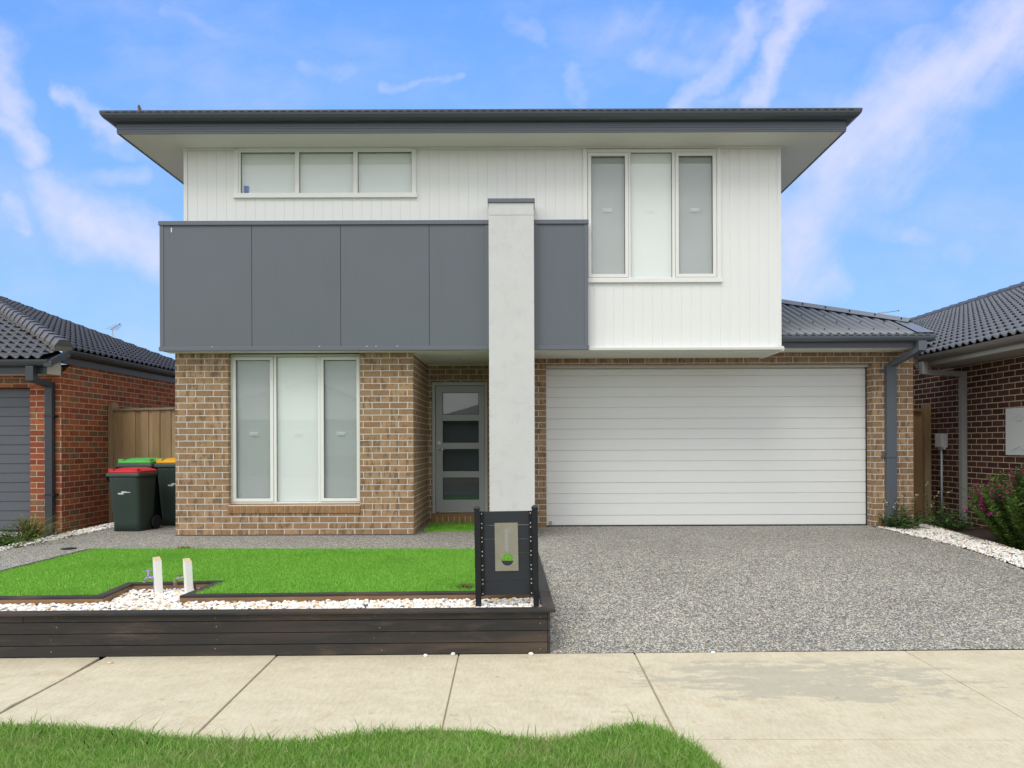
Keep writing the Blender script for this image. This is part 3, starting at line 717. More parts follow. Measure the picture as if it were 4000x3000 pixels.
mb.ext([(-.12, -.052), (-.115, -.048), (-.03, .0), (0, .018), (.03, .0), (.115, -.048), (.12, -.052), (0, -.01)], h0, h1, side, Vector((0, 0, 1)))
fl = mb.build('roof_flashing', 'roofm', gr_)
mb = MB()
for yy in (9.93, 10.32, 10.75):
    x = ux1 + .06
    while x < 5.5:
        if yy < cY + (cX - x) - .12: MB().tube([(x, yy, gro(0, yy) + amp), (x, yy, gro(0, yy) + amp + .014)], .011, 6).build('roof_screw', 'black', gr_)
        x += pitch * 3
t = .1
while t < 1.8:
    p = h0.lerp(h1, t / 3.1); MB().tube([p + Vector((-.05, -.05, -.02)), p + Vector((-.05, -.05, .005))], .011, 6).build('roof_screw', 'black', gr_); t += .36

# downpipe at the garage corner
mb = MB()
dpx0, dpx1 = (1916.5 - 1128) * 10.28 / 1530, (1937 - 1128) * 10.28 / 1530
px = (dpx0 + dpx1) / 2
mb.box(dpx0, dpx1, 10.27, DG - .006, .03, 2.36)
mb.box(5.455, 5.565, gy - .10, gy - .006, 2.50, gzt - .09)
mb.beam((5.51, gy - .045, 2.53), (px + .01, 10.30, 2.37), .10, .075)
dp = mb.build('downpipe', 'mono2', H, bevel=.006)
for zz in (1.02, 2.27):
    mb = MB(); mb.box(dpx0 - .012, dpx1 + .004, 10.262, DG - .001, zz, zz + .03); mb.tube([(dpx0 - .03, 10.33, zz + .015), (dpx0 - .03, DG, zz + .015)], .022, 10); mb.build('pipe_bracket', 'mono2', dp)

# ------------------------------------------------------------------ tiled roofs
def tiles(mb, O, U, V, inside, u0, u1, v1, L=.315, W=.155, m=0, lift=.052):
    O = Vector(O); U = Vector(U).normalized(); V = Vector(V).normalized(); N = U.cross(V)
    if N.z < 0: N = -N
    nu = 6; st = W / nu; K = int(v1 / L) + 1
    def roll(u):
        c = .5 + .5 * math.cos(2 * PI * u / W); return c ** 1.3
    us = [u0 + i * st for i in range(int((u1 - u0) / st) + 1)]
    for kx in range(K):
        va = kx * L; vb = va + L + .07; row = {}
        jit = random.uniform(-.004, .004)
        def vid(i, r_):
            if (i, r_) not in row:
                u = us[i]; ro = roll(u); h = .024 * ro
                if r_ == 0: p = O + U * u + V * (va + jit) + N * (h + .014 + lift * .55 * ro - .016)
                elif r_ == 1: p = O + U * u + V * (va + jit) + N * (h + .014 + lift * .55 * ro)
                elif r_ == 2: p = O + U * u + V * ((va + vb) / 2) + N * (h + .007 + lift * .27 * ro)
                else: p = O + U * u + V * vb + N * h
                row[(i, r_)] = len(mb.V); mb.V.append(tuple(p))
            return row[(i, r_)]
        for i in range(len(us) - 1):
            if inside((us[i] + us[i + 1]) / 2, va + L / 2):
                for r_ in range(3):
                    mb.F.append([vid(i, r_), vid(i + 1, r_), vid(i + 1, r_ + 1), vid(i, r_ + 1)]); mb.M.append(m); mb.SM.append(r_ > 0)
def caps(mb, P, Q, n, w=.115, h=.085, m=0, up=(0, 0, 1)):
    P = Vector(P); Q = Vector(Q); d = (Q - P) / n; dn = d.normalized(); s = dn.cross(Vector(up)).normalized(); q = s.cross(dn)
    for i in range(n):
        a = P + d * i; b = P + d * (i + 1.12)
        pr = [(-w, -.05), (-w * .97, -.01), (-w * .52, h * .9), (0, h), (w * .52, h * .9), (w * .97, -.01), (w, -.05)]
        A = [a + s * p[0] * 1.06 + q * (p[1] + .022) for p in pr]; B = [b + s * p[0] * .96 + q * p[1] for p in pr]
        C = [a + s * p[0] * .9 + q * (p[1] - .02) for p in pr]
        k = len(pr); mb.add(A + B + C, [(j, j + 1, j + 1 + k, j + k) for j in range(k - 1)] + [(j + 2 * k, j + 1 + 2 * k, j + 1, j) for j in range(k - 1)] + [list(range(2 * k, 3 * k))], m)

# ------------------------------------------------------------------ left neighbour
LH = empty('brick_house', (-7.5, 10.5, 0), 'single-storey red brick house with charcoal tiled roof and grey garage door', 'house')
mb = MB(); XW = -6.83; ztop = 2.46
mb.box(-7.295, XW, 10.5, 10.73, -.2, 2.30); mb.box(-12.5, -7.295, 10.5, 10.73, 2.10, 2.30); mb.box(XW - .23, XW, 10.73, 24, -.2, ztop); mb.box(-14, -12.5, 10.5, 10.73, -.2, 2.3)
mb.box(XW - .0, XW + .0005, 10.5, 10.5001, -.2, -.19)
mb.add([(XW, 10.5, 2.30), (XW, 10.74, 2.30), (XW, 10.74, 2.46)], [(0, 1, 2)])
mb.build('wall', 'red', LH)
mb = MB(); yq = 10.66; z = 2.09; prof = [(0, z)]
while z > 0.02:
    prof += [(0, z - .127), (.01, z - .133), (.01, z - .138), (0, z - .142)]; z -= .142
v = [(-12.5, yq + p[0], p[1]) for p in prof] + [(-7.295, yq + p[0], p[1]) for p in prof]; n = len(prof)
mb.add(v, [(i, i + 1, i + 1 + n, i + n) for i in range(n - 1)])
gdl = mb.build('garage_door', 'gdoorgrey', LH, recalc=False)
MB().box(-12.5, -7.295, yq + .1, yq + .12, -.1, 2.2).build('garage_lining', 'interior', gdl)
tl = .37; ge = 10.08; gez = 2.462; sgx = -6.715; sgz = 2.652
mb = MB(); mb.box(-14, -6.84, 10.20, 10.22, 2.265, 2.38); mb.box(XW - .001, XW + .018, 10.5, 17, 2.45, 2.60); mb.build('fascia', 'mono3', LH)
mb = MB(); mb.box(-14, -6.842, 10.22, 10.5, 2.272, 2.284)
mb.add([(-6.838, 10.2, 2.27), (-6.838, 10.51, 2.27), (-6.838, 10.51, 2.50), (-6.838, 10.2, 2.38)], [(0, 1, 2, 3)])
mb.build('eave_lining', 'cream', LH)
mb = MB(); mb.ext(GUT, (-14, 10.2, gez), (-6.76, 10.2, gez), (0, -1, 0), (0, 0, 1)); mb.ext(GUT, (XW + .018, 10.5, sgz), (XW + .018, 17, sgz), (1, 0, 0), (0, 0, 1))
x = 10.6
while x < 16.5: mb.box(XW + .018 + .113, XW + .018 + .1165, x, x + .06, sgz - .035, sgz - .025, 1); x += .105
# raked barge from the front gutter up to the side gutter
mb.ext([(-.11, -.10), (.0, -.10), (.0, .0), (-.012, .0), (-.012, -.03), (-.11, -.03)], (sgx + .01, 10.09, gez), (sgx + .01, 10.52, sgz), (1, 0, 0), (0, 0, 1))
mb.build('gutter', ['mono3', 'dark'], LH)
mb = MB()
ls = math.hypot(1, tl)
# front slope: from the front gutter up and back; right limit is the barge then the hip
fo = (-6.84, ge + .04, gez + .012); vf = (0, 1 / ls, tl / ls)
def in_front(u, v):
    y = fo[1] + v / ls; x = fo[0] + u
    return x < (-6.80 if y < 10.5 else -6.80 - (y - 10.5)) - .02
tiles(mb, fo, (1, 0, 0), vf, in_front, -5.6, .02, 6.2)
so = (sgx - .03, 10.55, sgz + .012); vsd = (-1 / ls, 0, tl / ls)
def in_side(u, v):
    y = so[1] + u; x = so[0] - v / ls
    return y < 16.72 and y > 10.5 + (-6.75 - x) + .02
tiles(mb, so, (0, 1, 0), vsd, in_side, 0, 6.2, 6.2)
zz = lambda x: sgz + .012 + (so[0] - x) * tl
zf_ = lambda y: fo[2] - .022 + (y - fo[1]) * tl
mb.poly([(-12.4, fo[1] - .01, zf_(fo[1])), (-6.80, fo[1] - .01, zf_(fo[1])), (-6.80, 10.5, zf_(10.5)), (-12.4, 16.1, zf_(16.1))], 1)
mb.poly([(so[0] - .0, 10.52, zz(so[0]) - .022), (so[0], 16.7, zz(so[0]) - .022), (-12.2, 16.7, zz(-12.2) - .022), (-12.2, 16.0, zz(-12.2) - .022)], 1)
mb.poly([(so[0], 16.7, zz(so[0]) - .02), (so[0], 19, zz(so[0]) - 1), (-12.2, 19, zz(-12.2) - 1.0), (-12.2, 16.7, zz(-12.2) - .02)])
lr = mb.build('roof', ['tile', 'dark'], LH, recalc=False)
mb = MB(); hp0 = Vector((-6.80, 10.52, sgz + .05)); hp1 = Vector((-12.0, 15.72, sgz + .05 + 5.2 * tl))
caps(mb, hp0, hp1, 22, m=0)
mb.build('ridge_cap', 'capt', lr, recalc=False); mb = MB()
caps(mb, (-6.6, 16.74, zz(-6.6) - .04), (-12.2, 16.74, zz(-12.2) - .04), 15, w=.10, h=.06)
mb.build('ridge_cap', 'capt', lr, recalc=False)
mb = MB(); dd = (hp1 - hp0); s = Vector((1, 1, 0)).normalized()
mb.ext([(-.12, -.07), (.12, -.07), (.10, .0), (-.10, .0)], hp0 + Vector((0, 0, .0)), hp1, s, Vector((0, 0, 1)))
mb.box(-12.2, -6.7, 16.70, 16.78, 2.3, 2.5)
mb.build('ridge_mortar', 'cappt', lr)
mb = MB()
pa, pb = (96.7 - 1128) * 10.42 / 1530, (113 - 1128) * 10.42 / 1530
mb.box(pa, pb, 10.41, 10.492, -.06, 2.17); mb.box(-7.075, -6.965, 10.09, 10.19, 2.16, gez - .09); mb.beam((-7.02, 10.14, 2.19), ((pa + pb) / 2, 10.45, 2.12), .10, .08)
dpl = mb.build('downpipe', 'mono3', LH, bevel=.005)
for z in (.50, 1.66):
    mb = MB(); mb.box(pa - .004, pb + .03, 10.405, 10.499, z, z + .018); mb.tube([(pb + .03, 10.45, z + .01), (pb + .03, 10.5, z + .01)], .018, 8); mb.build('pipe_bracket', 'black', dpl)

# ------------------------------------------------------------------ right neighbour
RH = empty('brown_brick_house', (8, 11, 0), 'single-storey dark brown brick house with blue-grey tiled roof and beige eave', 'house')
XQ = 6.85
mb = MB(); mb.box(XQ, XQ + .23, 6.5, 11.25, -.4, 2.43); mb.box(XQ, XQ + .23, 11.25, 26, -.4, 2.72); mb.box(XQ + .23, 14, 6.5, 6.73, -.4, 2.4)
mb.build('wall', 'brown', RH)
mb = MB(); mb.box(6.25, 6.27, 6.0, 11.25, 2.412, 2.53); mb.box(XQ - .018, XQ - .001, 11.25, 26, 2.60, 2.76); mb.build('fascia', 'beige', RH)
mb = MB(); mb.box(6.27, XQ, 6.0, 11.25, 2.425, 2.437); mb.box(6.27, XQ - .02, 11.235, 11.25, 2.437, 2.60); mb.build('eave_lining', 'beige', RH)
mb = MB(); mb.ext(GUT, (6.25, 6.0, 2.565), (6.25, 11.0, 2.565), (-1, 0, 0), (0, 0, 1)); mb.ext(GUT, (XQ - .018, 11.2, 2.81), (XQ - .018, 26, 2.81), (-1, 0, 0), (0, 0, 1))
mb.ext([(-.09, -.11), (0, -.11), (0, 0), (-.012, 0), (-.012, -.03), (-.09, -.03)], (6.15, 11.08, 2.565), (6.75, 11.26, 2.81), (0, 1, 0), (0, 0, 1))
mb.build('gutter', 'taupe', RH)
mb = MB(); tr_ = .414; lr_ = math.hypot(1, tr_); ro = (6.165, 6.0, 2.575)
def in_r(u, v):
    y = ro[1] + u; x = ro[0] + v / lr_
    return y < (11.1 if x < 6.76 else 25) and x < 11.45
tiles(mb, ro, (0, 1, 0), (1 / lr_, 0, tr_ / lr_), in_r, 1.0, 16.5, 5.9, m=0)
mb.poly([(11.4, 6, 2.57 + 5.235 * tr_), (11.4, 25, 2.57 + 5.235 * tr_), (16.5, 25, 2.6), (16.5, 6, 2.6)])
mb.poly([(ro[0], 22.4, 2.5), (11.4, 22.4, 2.5 + 5.2 * tr_), (11.4, 25, 2.5 + 5.2 * tr_), (ro[0], 25, 2.5)])
mb.poly([(6.15, 6, 2.55), (6.15, 11.15, 2.55), (11.4, 11.15, 2.55 + 5.25 * tr_), (11.4, 6, 2.55 + 5.25 * tr_)], 1); mb.poly([(6.74, 11.15, 2.55 + .59 * tr_), (6.74, 25, 2.55 + .59 * tr_), (11.4, 25, 2.55 + 5.25 * tr_), (11.4, 11.15, 2.55 + 5.25 * tr_)], 1)
rr_ = mb.build('roof', ['tile2', 'dark'], RH, recalc=False)
mb = MB(); caps(mb, (11.45, 25, 2.575 + 5.285 * tr_ + .03), (11.45, 6.5, 2.575 + 5.285 * tr_ + .03), 48, w=.13, h=.07)
mb.build('ridge_cap', 'capt', rr_, recalc=False)
mb = MB(); mb.box(XQ - .08, XQ - .004, 10.89, 10.99, -.02, 2.33); mb.box(6.14, 6.24, 10.86, 10.96, 2.28, 2.475); mb.beam((6.19, 10.91, 2.31), (XQ - .045, 10.94, 2.29), .08, .08)
dpr = mb.build('downpipe', 'beigepipe', RH, bevel=.005)
mb = MB(); mb.box(XQ - .084, XQ - .001, 10.86, 10.995, 2.02, 2.04); mb.build('pipe_bracket', 'beigepipe', dpr)
# meter box with raised brick pattern and letters
mb = MB(); mx = XQ - .05; mb.box(mx, XQ - .001, 9.42, 9.965, 1.055, 1.706)
mbx = mb.build('meter_box', 'greybox', RH, bevel=.004)
for zc in (1.60, 1.165):
    mb = MB()
    for i, (dy, dzz) in enumerate(((.18, -.035), (.125, -.012), (.06, .012), (-.005, -.012), (-.06, -.035))):
        y = 9.69 + dy - .055; mb.box(mx - .012, mx, y - .03, y + .03, zc + dzz - .008, zc + dzz + .006)
    mb.build('vent_moulding', 'greybox', mbx, bevel=.003)
cu = bpy.data.curves.new('letters', 'FONT'); cu.body = 'aem'; cu.size = .075; cu.extrude = .004; cu.align_x = 'CENTER'
to = bpy.data.objects.new('letters', cu); COL.objects.link(to)
cu.materials.append(MAT['greybox']); me_ = bpy.data.meshes.new_from_object(to); bpy.data.objects.remove(to); to = bpy.data.objects.new('letters', me_); COL.objects.link(to)
to.parent = mbx; to.location = Vector((mx - .002, 9.69, 1.515)) - WL[mbx]; to.rotation_euler = (R(90), 0, R(-90))
mb = MB(); mb.box(XQ - .085, XQ - .001, 11.40, 11.60, 1.15, 1.375); mb.box(XQ - .095, XQ - .085, 11.41, 11.59, 1.16, 1.36); mb.box(XQ - .07, XQ - .02, 11.45, 11.55, 1.115, 1.15); mb.box(XQ - .06, XQ - .03, 11.40, 11.44, 1.12, 1.15)
for z in (1.20, 1.25, 1.30): mb.box(XQ - .08, XQ - .02, 11.393, 11.40, z, z + .02)
nb = mb.build('junction_box', 'greybox', RH, bevel=.004)
MB().tube([(XQ - .04, 11.5, 1.12), (XQ - .04, 11.5, .0)], .016, 10).build('conduit', 'conduit', nb)

# ------------------------------------------------------------------ fences
FL = empty('paling_fence', (-5.9, 11.5, 0), 'timber paling fence with capping rail between the red house and tan house', 'fence')
a = Vector((-6.80, 11.72, 0)); b = Vector((-4.6, 11.05, 0)); d = (b - a).normalized(); nrm = Vector((d.y, -d.x, 0))
def fb(mb, t0, t1, o0, o1, z0, z1, m=0):
    p = [a + d * t0 + nrm * o0, a + d * t1 + nrm * o0, a + d * t1 + nrm * o1, a + d * t0 + nrm * o1]
    mb.add([(q.x, q.y, z0) for q in p] + [(q.x, q.y, z1) for q in p], [(0, 3, 2, 1), (4, 5, 6, 7), (0, 1, 5, 4), (1, 2, 6, 5), (2, 3, 7, 6), (3, 0, 4, 7)], m)
mb = MB(); t = .07; i = 0
while t < 2.2:
    w = random.choice((.15, .1, .1, .15)); o = .02 if i % 2 else .004
    fb(mb, t, t + w - .004, o, o + .016, .14, 1.80 + random.uniform(-.01, .01)); t += w * .9; i += 1
mb.build('palings', 'paling', FL)
mb = MB(); fb(mb, .06, 2.2, -.03, .06, 1.80, 1.835); mb.build('capping_rail', 'rail', FL, bevel=.003)
mb = MB(); fb(mb, .06, 2.2, .0, .03, 0, .15); mb.build('plinth_board', 'paling2', FL)
for t in (.0, 1.62): mb = MB(); fb(mb, t, t + .085, -.06, .062, -.1, 1.93); mb.build('post', 'paling', FL, bevel=.003)
FR = empty('side_fence', (6.2, 11.9, 0), 'narrow brown timber side fence beside the tan garage pillar', 'fence')
mb = MB(); x = 5.70
while x < 6.68: mb.box(x, x + .145, 11.9 + (.012 if int(x * 20) % 2 else 0), 11.92 + (.012 if int(x * 20) % 2 else 0), .10, 1.755); x += .148
mb.build('palings', 'paling2', FR)
MB().box(5.6, 6.70, 11.86, 11.95, 1.756, 1.80).build('capping_rail', 'paling2', FR, bevel=.003)
MB().box(6.73, 6.84, 11.84, 11.95, -.1, 1.87).build('post', 'paling', FR, bevel=.003)
MB().box(5.6, 6.72, 11.88, 11.90, -.03, .10).build('plinth_board', 'paling2', FR)

# ------------------------------------------------------------------ bins
def rrect(w, dth, r, z, y0=0.0, n=5, front_r=None):
    pts = []
    for (sx, sy, a0) in ((1, 1, 0), (-1, 1, 90), (-1, -1, 180), (1, -1, 270)):
        for i in range(n):
            a = R(a0 + 90 * i / (n - 1)); pts.append((sx * (w / 2 - r) + r * math.cos(a), y0 + sy * (dth / 2 - r) + r * math.sin(a), z))
    return pts
def loft(mb, rings, m=0, cap=(True, True), sm=True):
    n = len(rings[0]); v = [p for r_ in rings for p in r_]
    b = len(mb.V); mb.add(v, [(i * n + k, i * n + (k + 1) % n, (i + 1) * n + (k + 1) % n, (i + 1) * n + k) for i in range(len(rings) - 1) for k in range(n)], m, sm)
    for on, i in ((cap[0], 0), (cap[1], len(rings) - 1)):
        if on: mb.F.append([b + i * n + k for k in range(n)]); mb.M.append(m); mb.SM.append(False)
def wheelie(label, lid, loc, rz, w, dp, h, decal=True):
    b = empty('wheelie_bin', loc, label, 'bin', 'wheelie bins beside the fence', rz)
    WL[b] = Vector((0, 0, 0))
    mb = MB(); bw, bd = w * .80, dp * .74
    loft(mb, [rrect(bw * .97, bd, .05, .0, .02), rrect(bw * .98, bd, .05, h * .14, .02), rrect(bw, bd * 1.02, .055, h * .155, .02), rrect(w * .9, dp * .92, .06, h * .80, 0), rrect(w * .93, dp * .95, .06, h * .86, 0)])
    body = mb.build('body', 'bin', b)
    mb = MB(); loft(mb, [rrect(w, dp, .04, h * .845), rrect(w, dp, .04, h * .855), rrect(w * 1.0, dp, .04, h * .90), rrect(w * .97, dp * .97, .04, h * .905)])
    for q in (-.3, -.1, .1, .3): mb.add([(w * q - .006, -dp * .5 + .005, h * .85), (w * q + .006, -dp * .5 + .005, h * .85), (w * q, -dp * .44, h * .77)], [(0, 1, 2)])
    mb.add([(-w * .5, -dp * .46, h * .85), (-w * .44, -dp * .46, h * .76), (-w * .44, dp * .1, h * .76), (-w * .5, dp * .1, h * .85)], [(0, 1, 2, 3)])
    mb.build('rim', 'bin', b)
    mb = MB(); loft(mb, [rrect(w * .93, dp * .97, .05, h * .905, .01), rrect(w * .93, dp * .97, .05, h * .93, .01), rrect(w * .86, dp * .9, .05, h * .945, .02), rrect(w * .6, dp * .6, .06, h * .972, .05), rrect(w * .5, dp * .5, .06, h * .978, .05)])
    mb.box(-w * .43, -w * .28, -dp * .46, -dp * .3, h * .93, h * .965); mb.box(w * .28, w * .43, -dp * .46, -dp * .3, h * .93, h * .965)
    mb.build('lid', lid, b, bevel=.004)
    mb = MB()
    for sx in (-1, 1): mb.box(sx * w * .34 - .02, sx * w * .34 + .02, dp * .46, dp * .56, h * .86, h * .92)
    mb.tube([(-w * .4, dp * .56, h * .91), (w * .4, dp * .56, h * .91)], .014, 8); mb.build('grip', 'bin', b)
    for sx in (-1, 1):
        mb = MB(); mb.tube([(sx * w * .40, dp * .40, .10), (sx * w * .49, dp * .40, .10)], .10, 20); mb.build('wheel', 'rubber', b)
    if decal:
        mb = MB(); y = -dp * .44; z = h * .60; yy = lambda q: -(dp * .92 * ((q - h * .155) / (h * .645)) + bd * 1.02 * (1 - (q - h * .155) / (h * .645))) / 2 + .02 * (1 - (q - h * .155) / (h * .645)) - .0015
        def pl(x0, x1, z0, z1): mb.add([(x0, yy(z0), z0), (x1, yy(z0), z0), (x1, yy(z1), z1), (x0, yy(z1), z1)], [(0, 1, 2, 3)])
        pl(-.085, .0, z - .024, z - .004); pl(-.03, .04, z - .0035, z + .018); pl(.04, .08, z - .001, z + .011); pl(.08, .105, z + .0, z + .008)
        for q in range(6): pl(-.065 + q * .011, -.058 + q * .011, z - .028, z - .0225)
        mb.build('print', 'decal', b)
    return b
wheelie('wheelie bin with red lid, standing in front of two taller bins', 'lidr', (-5.675, 10.32, 0), R(-5), .515, .50, .93)
wheelie('tall wheelie bin with bright green lid, half hidden behind the red-lidded bin', 'lidg', (-5.90, 11.06, 0), R(-2), .585, .60, 1.06)
wheelie('tall wheelie bin with yellow lid, partly behind the tan brick corner', 'lidy', (-5.305, 11.04, 0), R(-2), .585, .60, 1.06)

# ------------------------------------------------------------------ planter, edging, lawn
PL = empty('planter_wall', (-2.4, 5.3, ZF), 'low dark stained timber planter wall along the footpath', 'planter')
mb = MB()
def ln(x, o): return (x, dline(x) + o)
zb = ZF; hts = [ZF + .003, -.247, -.160, -.073, -.0225]
for i in range(4):
    cuts = [-5.15, -4.3 + i * .2, .185]
    for c0, c1 in zip(cuts[:-1], cuts[1:]):
        o = .0015 * ((i * 7 + int(c0 * 3)) % 3)
        p = [ln(c0 + .0008, o), ln(c1 - .0008, o), ln(c1 - .0008, .03), ln(c0 + .0008, .03)]
        mb.add([(q[0], q[1], hts[i]) for q in p] + [(q[0], q[1], hts[i + 1] - .005) for q in p], [(0, 3, 2, 1), (4, 5, 6, 7), (0, 1, 5, 4), (1, 2, 6, 5), (2, 3, 7, 6), (3, 0, 4, 7)])
fr_ = mb.build('front_boards', 'stained', PL, bevel=.002)
for i in range(4):
    z = (hts[i] + hts[i + 1]) / 2
    for xx in (-3.48, -2.28, -1.08, .13):
        xo = xx + random.uniform(-.03, .03) * (xx < 0); zo = z + random.uniform(-.015, .015)
        MB().tube([(xo, dline(xo) + .004, zo), (xo, dline(xo) - .001, zo)], .0045, 6).build('screw', 'bronze' if i % 2 else 'dulltap', fr_)
mb = MB()
for i in range(4): mb.add([(.187, dline(.19) + .0, hts[i]), (.205, dline(.2) + .0, hts[i]), (.135, 8.2, hts[i]), (.117, 8.2, hts[i]), (.187, dline(.19), hts[i + 1] - .005), (.205, dline(.2), hts[i + 1] - .005), (.135, 8.2, hts[i + 1] - .005), (.117, 8.2, hts[i + 1] - .005)], [(0, 3, 2, 1), (4, 5, 6, 7), (0, 1, 5, 4), (1, 2, 6, 5), (2, 3, 7, 6), (3, 0, 4, 7)])
mb.box(-5.15, -5.12, 5.25, 8.2, ZF, -.0225)
mb.build('side_boards', 'stained_y', PL)
mb = MB()
p0, p1, p2, p3 = (-5.16, dline(-5.16) - .028), (.245, dline(.245) - .028), (.15, dline(.15) + .068), (-5.16, dline(-5.16) + .068)
mb.slab([(*p0, 0), (*p1, 0), (*p2, 0), (*p3, 0)], -.022); mb.build('front_cap', 'stained', PL, bevel=.003)
mb = MB(); mb.slab([(p1[0], p1[1] + .001, 0), (.178, 8.2, 0), (.088, 8.2, 0), (p2[0], p2[1] + .001, 0)], -.022); mb.build('side_cap', 'stained_y', PL, bevel=.003)

ED = empty('lawn_edging', (-2.4, 5.75, -.05), 'dark topped timber edging that steps round the two tap posts', 'edging')
def strip(mb, pts, w, z1, z0, m=0):       # mitred strip to the left of the path
    P = [Vector(p) for p in pts]; off = []
    for i, p in enumerate(P):
        d0 = (p - P[i - 1]).normalized() if i else None; d1 = (P[i + 1] - p).normalized() if i < len(P) - 1 else None
        n0 = Vector((-d0.y, d0.x)) if d0 else None; n1 = Vector((-d1.y, d1.x)) if d1 else None
        if n0 and n1: nn = (n0 + n1); nn = nn / max(.3, nn.dot(n1)) if nn.dot(n1) else n1
        else: nn = n0 or n1
        off.append(p + nn * w)
    for i in range(len(P) - 1):
        q = [P[i], P[i + 1], off[i + 1], off[i]]
        mb.slab([(v.x, v.y, z1) for v in q], z0, m)
ep = [(-5.06, lawn_front(-5.06)), (-3.40, lawn_front(-3.40)), (-3.45, 6.26), (-2.755, 6.33), (-2.79, lawn_front(-2.79)), (.13, lawn_front(.13))]
mb = MB(); strip(mb, ep, .075, .012, -.006); mb.build('top_board', 'stained', ED, bevel=.002)
mb = MB(); strip(mb, [(p[0], p[1] + .003) for p in ep], .06, -.0065, -.09); mb.build('raw_board', 'rawtimber', ED)
mb = MB(); mb.slab([(-5.13, 4.9, .012), (-5.075, 4.9, .012), (-5.085, 8.38, .012), (-5.145, 8.38, .012)], -.1)
tag(mb.build('edging_board', 'stained_y', None, bevel=.003), 'straight dark timber edging board along the left side of the lawn', 'edging')
mb = MB(); mb.slab([(6.05, 10.95, .03), (6.075, 10.95, .03), (5.72, 8.4, .02), (5.695, 8.4, .02)], -.1); mb.slab([(6.03, 10.9, .05), (6.09, 10.9, .05), (6.09, 10.96, .05), (6.03, 10.96, .05)], -.1); mb.slab([(5.66, 8.4, .02), (5.695, 8.4, .02), (5.6, 6, -.12), (5.565, 6, -.12)], -.3)
tag(mb.build('edging_plank', 'greytimber', None, bevel=.003), 'pale weathered timber edging between white pebbles and the flower bed', 'edging')
mb = MB(); mb.slab([(-6.30, 8.2, -.01), (-6.275, 8.2, -.01), (-6.53, 11.5, .01), (-6.555, 11.5, .01)], -.1)
tag(mb.build('edging_strip', 'greytimber', None, bevel=.003), 'thin edging strip between white pebbles and the red brick wall', 'edging')

def pip(pts, x, y):
    ins = np.zeros(len(x), bool); n = len(pts)
    for i in range(n):
        x0, y0 = pts[i]; x1, y1 = pts[(i + 1) % n]
        c = ((y0 > y) != (y1 > y)) & (x < (x1 - x0) * (y - y0) / (y1 - y0 + 1e-12) + x0)
        ins ^= c
    return ins
def scatter(poly, dens):
    P = np.array(poly); x0, y0 = P.min(0); x1, y1 = P.max(0); n = int(dens * (x1 - x0) * (y1 - y0))
    x = rng.uniform(x0, x1, n); y = rng.uniform(y0, y1, n); k = pip(poly, x, y); return x[k], y[k]
lawn = [(-5.08, lawn_front(-5.08) + .07), (-3.475, lawn_front(-3.47) + .07), (-3.525, 6.33), (-2.68, 6.405), (-2.715, lawn_front(-2.71) + .07), (.075, lawn_front(.1) + .07), (.085, 8.29), (-5.09, 8.40)]
def blades(poly, dens, hmin, hmax, wid, zf, lean, name, mat, parent=None, tip2=True, cluster=None):
    x, y = scatter(poly, dens); n = len(x); z = zf(x, y)
    h = rng.uniform(hmin, hmax, n); 
    if cluster is not None: h = h * cluster(x, y)
    a = rng.uniform(0, 2 * PI, n); ca, sa = np.cos(a), np.sin(a)
    la = rng.uniform(0, 2 * PI, n); lm = rng.uniform(.1, 1, n) * lean * h; lx, ly = np.cos(la) * lm, np.sin(la) * lm
    w = wid * rng.uniform(.6, 1.2, n)
    if tip2:
        B0 = np.stack([x - ca * w, y - sa * w, z], 1); B1 = np.stack([x + ca * w, y + sa * w, z], 1)
        m0 = np.stack([x - ca * w * .8 + lx * .35, y - sa * w * .8 + ly * .35, z + h * .6], 1); m1 = np.stack([x + ca * w * .8 + lx * .35, y + sa * w * .8 + ly * .35, z + h * .6], 1)
        t = np.stack([x + lx, y + ly, z + h * .97], 1)
        V = np.stack([B0, B1, m0, m1, t], 1).reshape(-1, 3); b = np.arange(n)[:, None] * 5
        T = np.concatenate([b + np.array([0, 1, 3]), b + np.array([0, 3, 2]), b + np.array([2, 3, 4])], 1)
    else:
        B0 = np.stack([x - ca * w, y - sa * w, z], 1); B1 = np.stack([x + ca * w, y + sa * w, z], 1); t = np.stack([x + lx, y + ly, z + h], 1)
        V = np.stack([B0, B1, t], 1).reshape(-1, 3); b = np.arange(n)[:, None] * 3; T = b + np.array([0, 1, 2])
    return fast(name, V, T.reshape(-1, 3), mat, parent)
mb = MB(); mb.slab([(p[0], p[1], .004) for p in lawn], -.05)
g = newmat('turf_backing'); f = g.noise(g.obj, 300, 3, .7); g.set(g.b.inputs['Base Color'], g.mix(f, (.10, .28, .025), (.20, .45, .05))); g.b.inputs['Roughness'].default_value = .9; MAT['turfbase'] = g.mat
lw = struct('lawn_base', mb, 'turfbase')
o = blades(lawn, 9500, .014, .027, .0035, lambda x, y: .003 + 0 * x, .7, 'lawn', 'turf', tip2=False)
tag(o, 'bright green artificial lawn in the raised front bed', 'lawn', kind='stuff')
mat_ = [(-1.40, 10.0), (-.46, 10.02), (-.46, 10.98), (-1.41, 10.98)]
GM = empty('grass_mat', (-.93, 10.5, 0), 'small rectangle of artificial grass laid below the front door', 'mat')
mb = MB(); mb.slab([(p[0], p[1], .012) for p in mat_], .001); mb.build('backing', 'turfbase', GM)
blades(mat_, 8000, .016, .028, .004, lambda x, y: .011 + 0 * x, .7, 'pile', 'turf', GM, tip2=False)

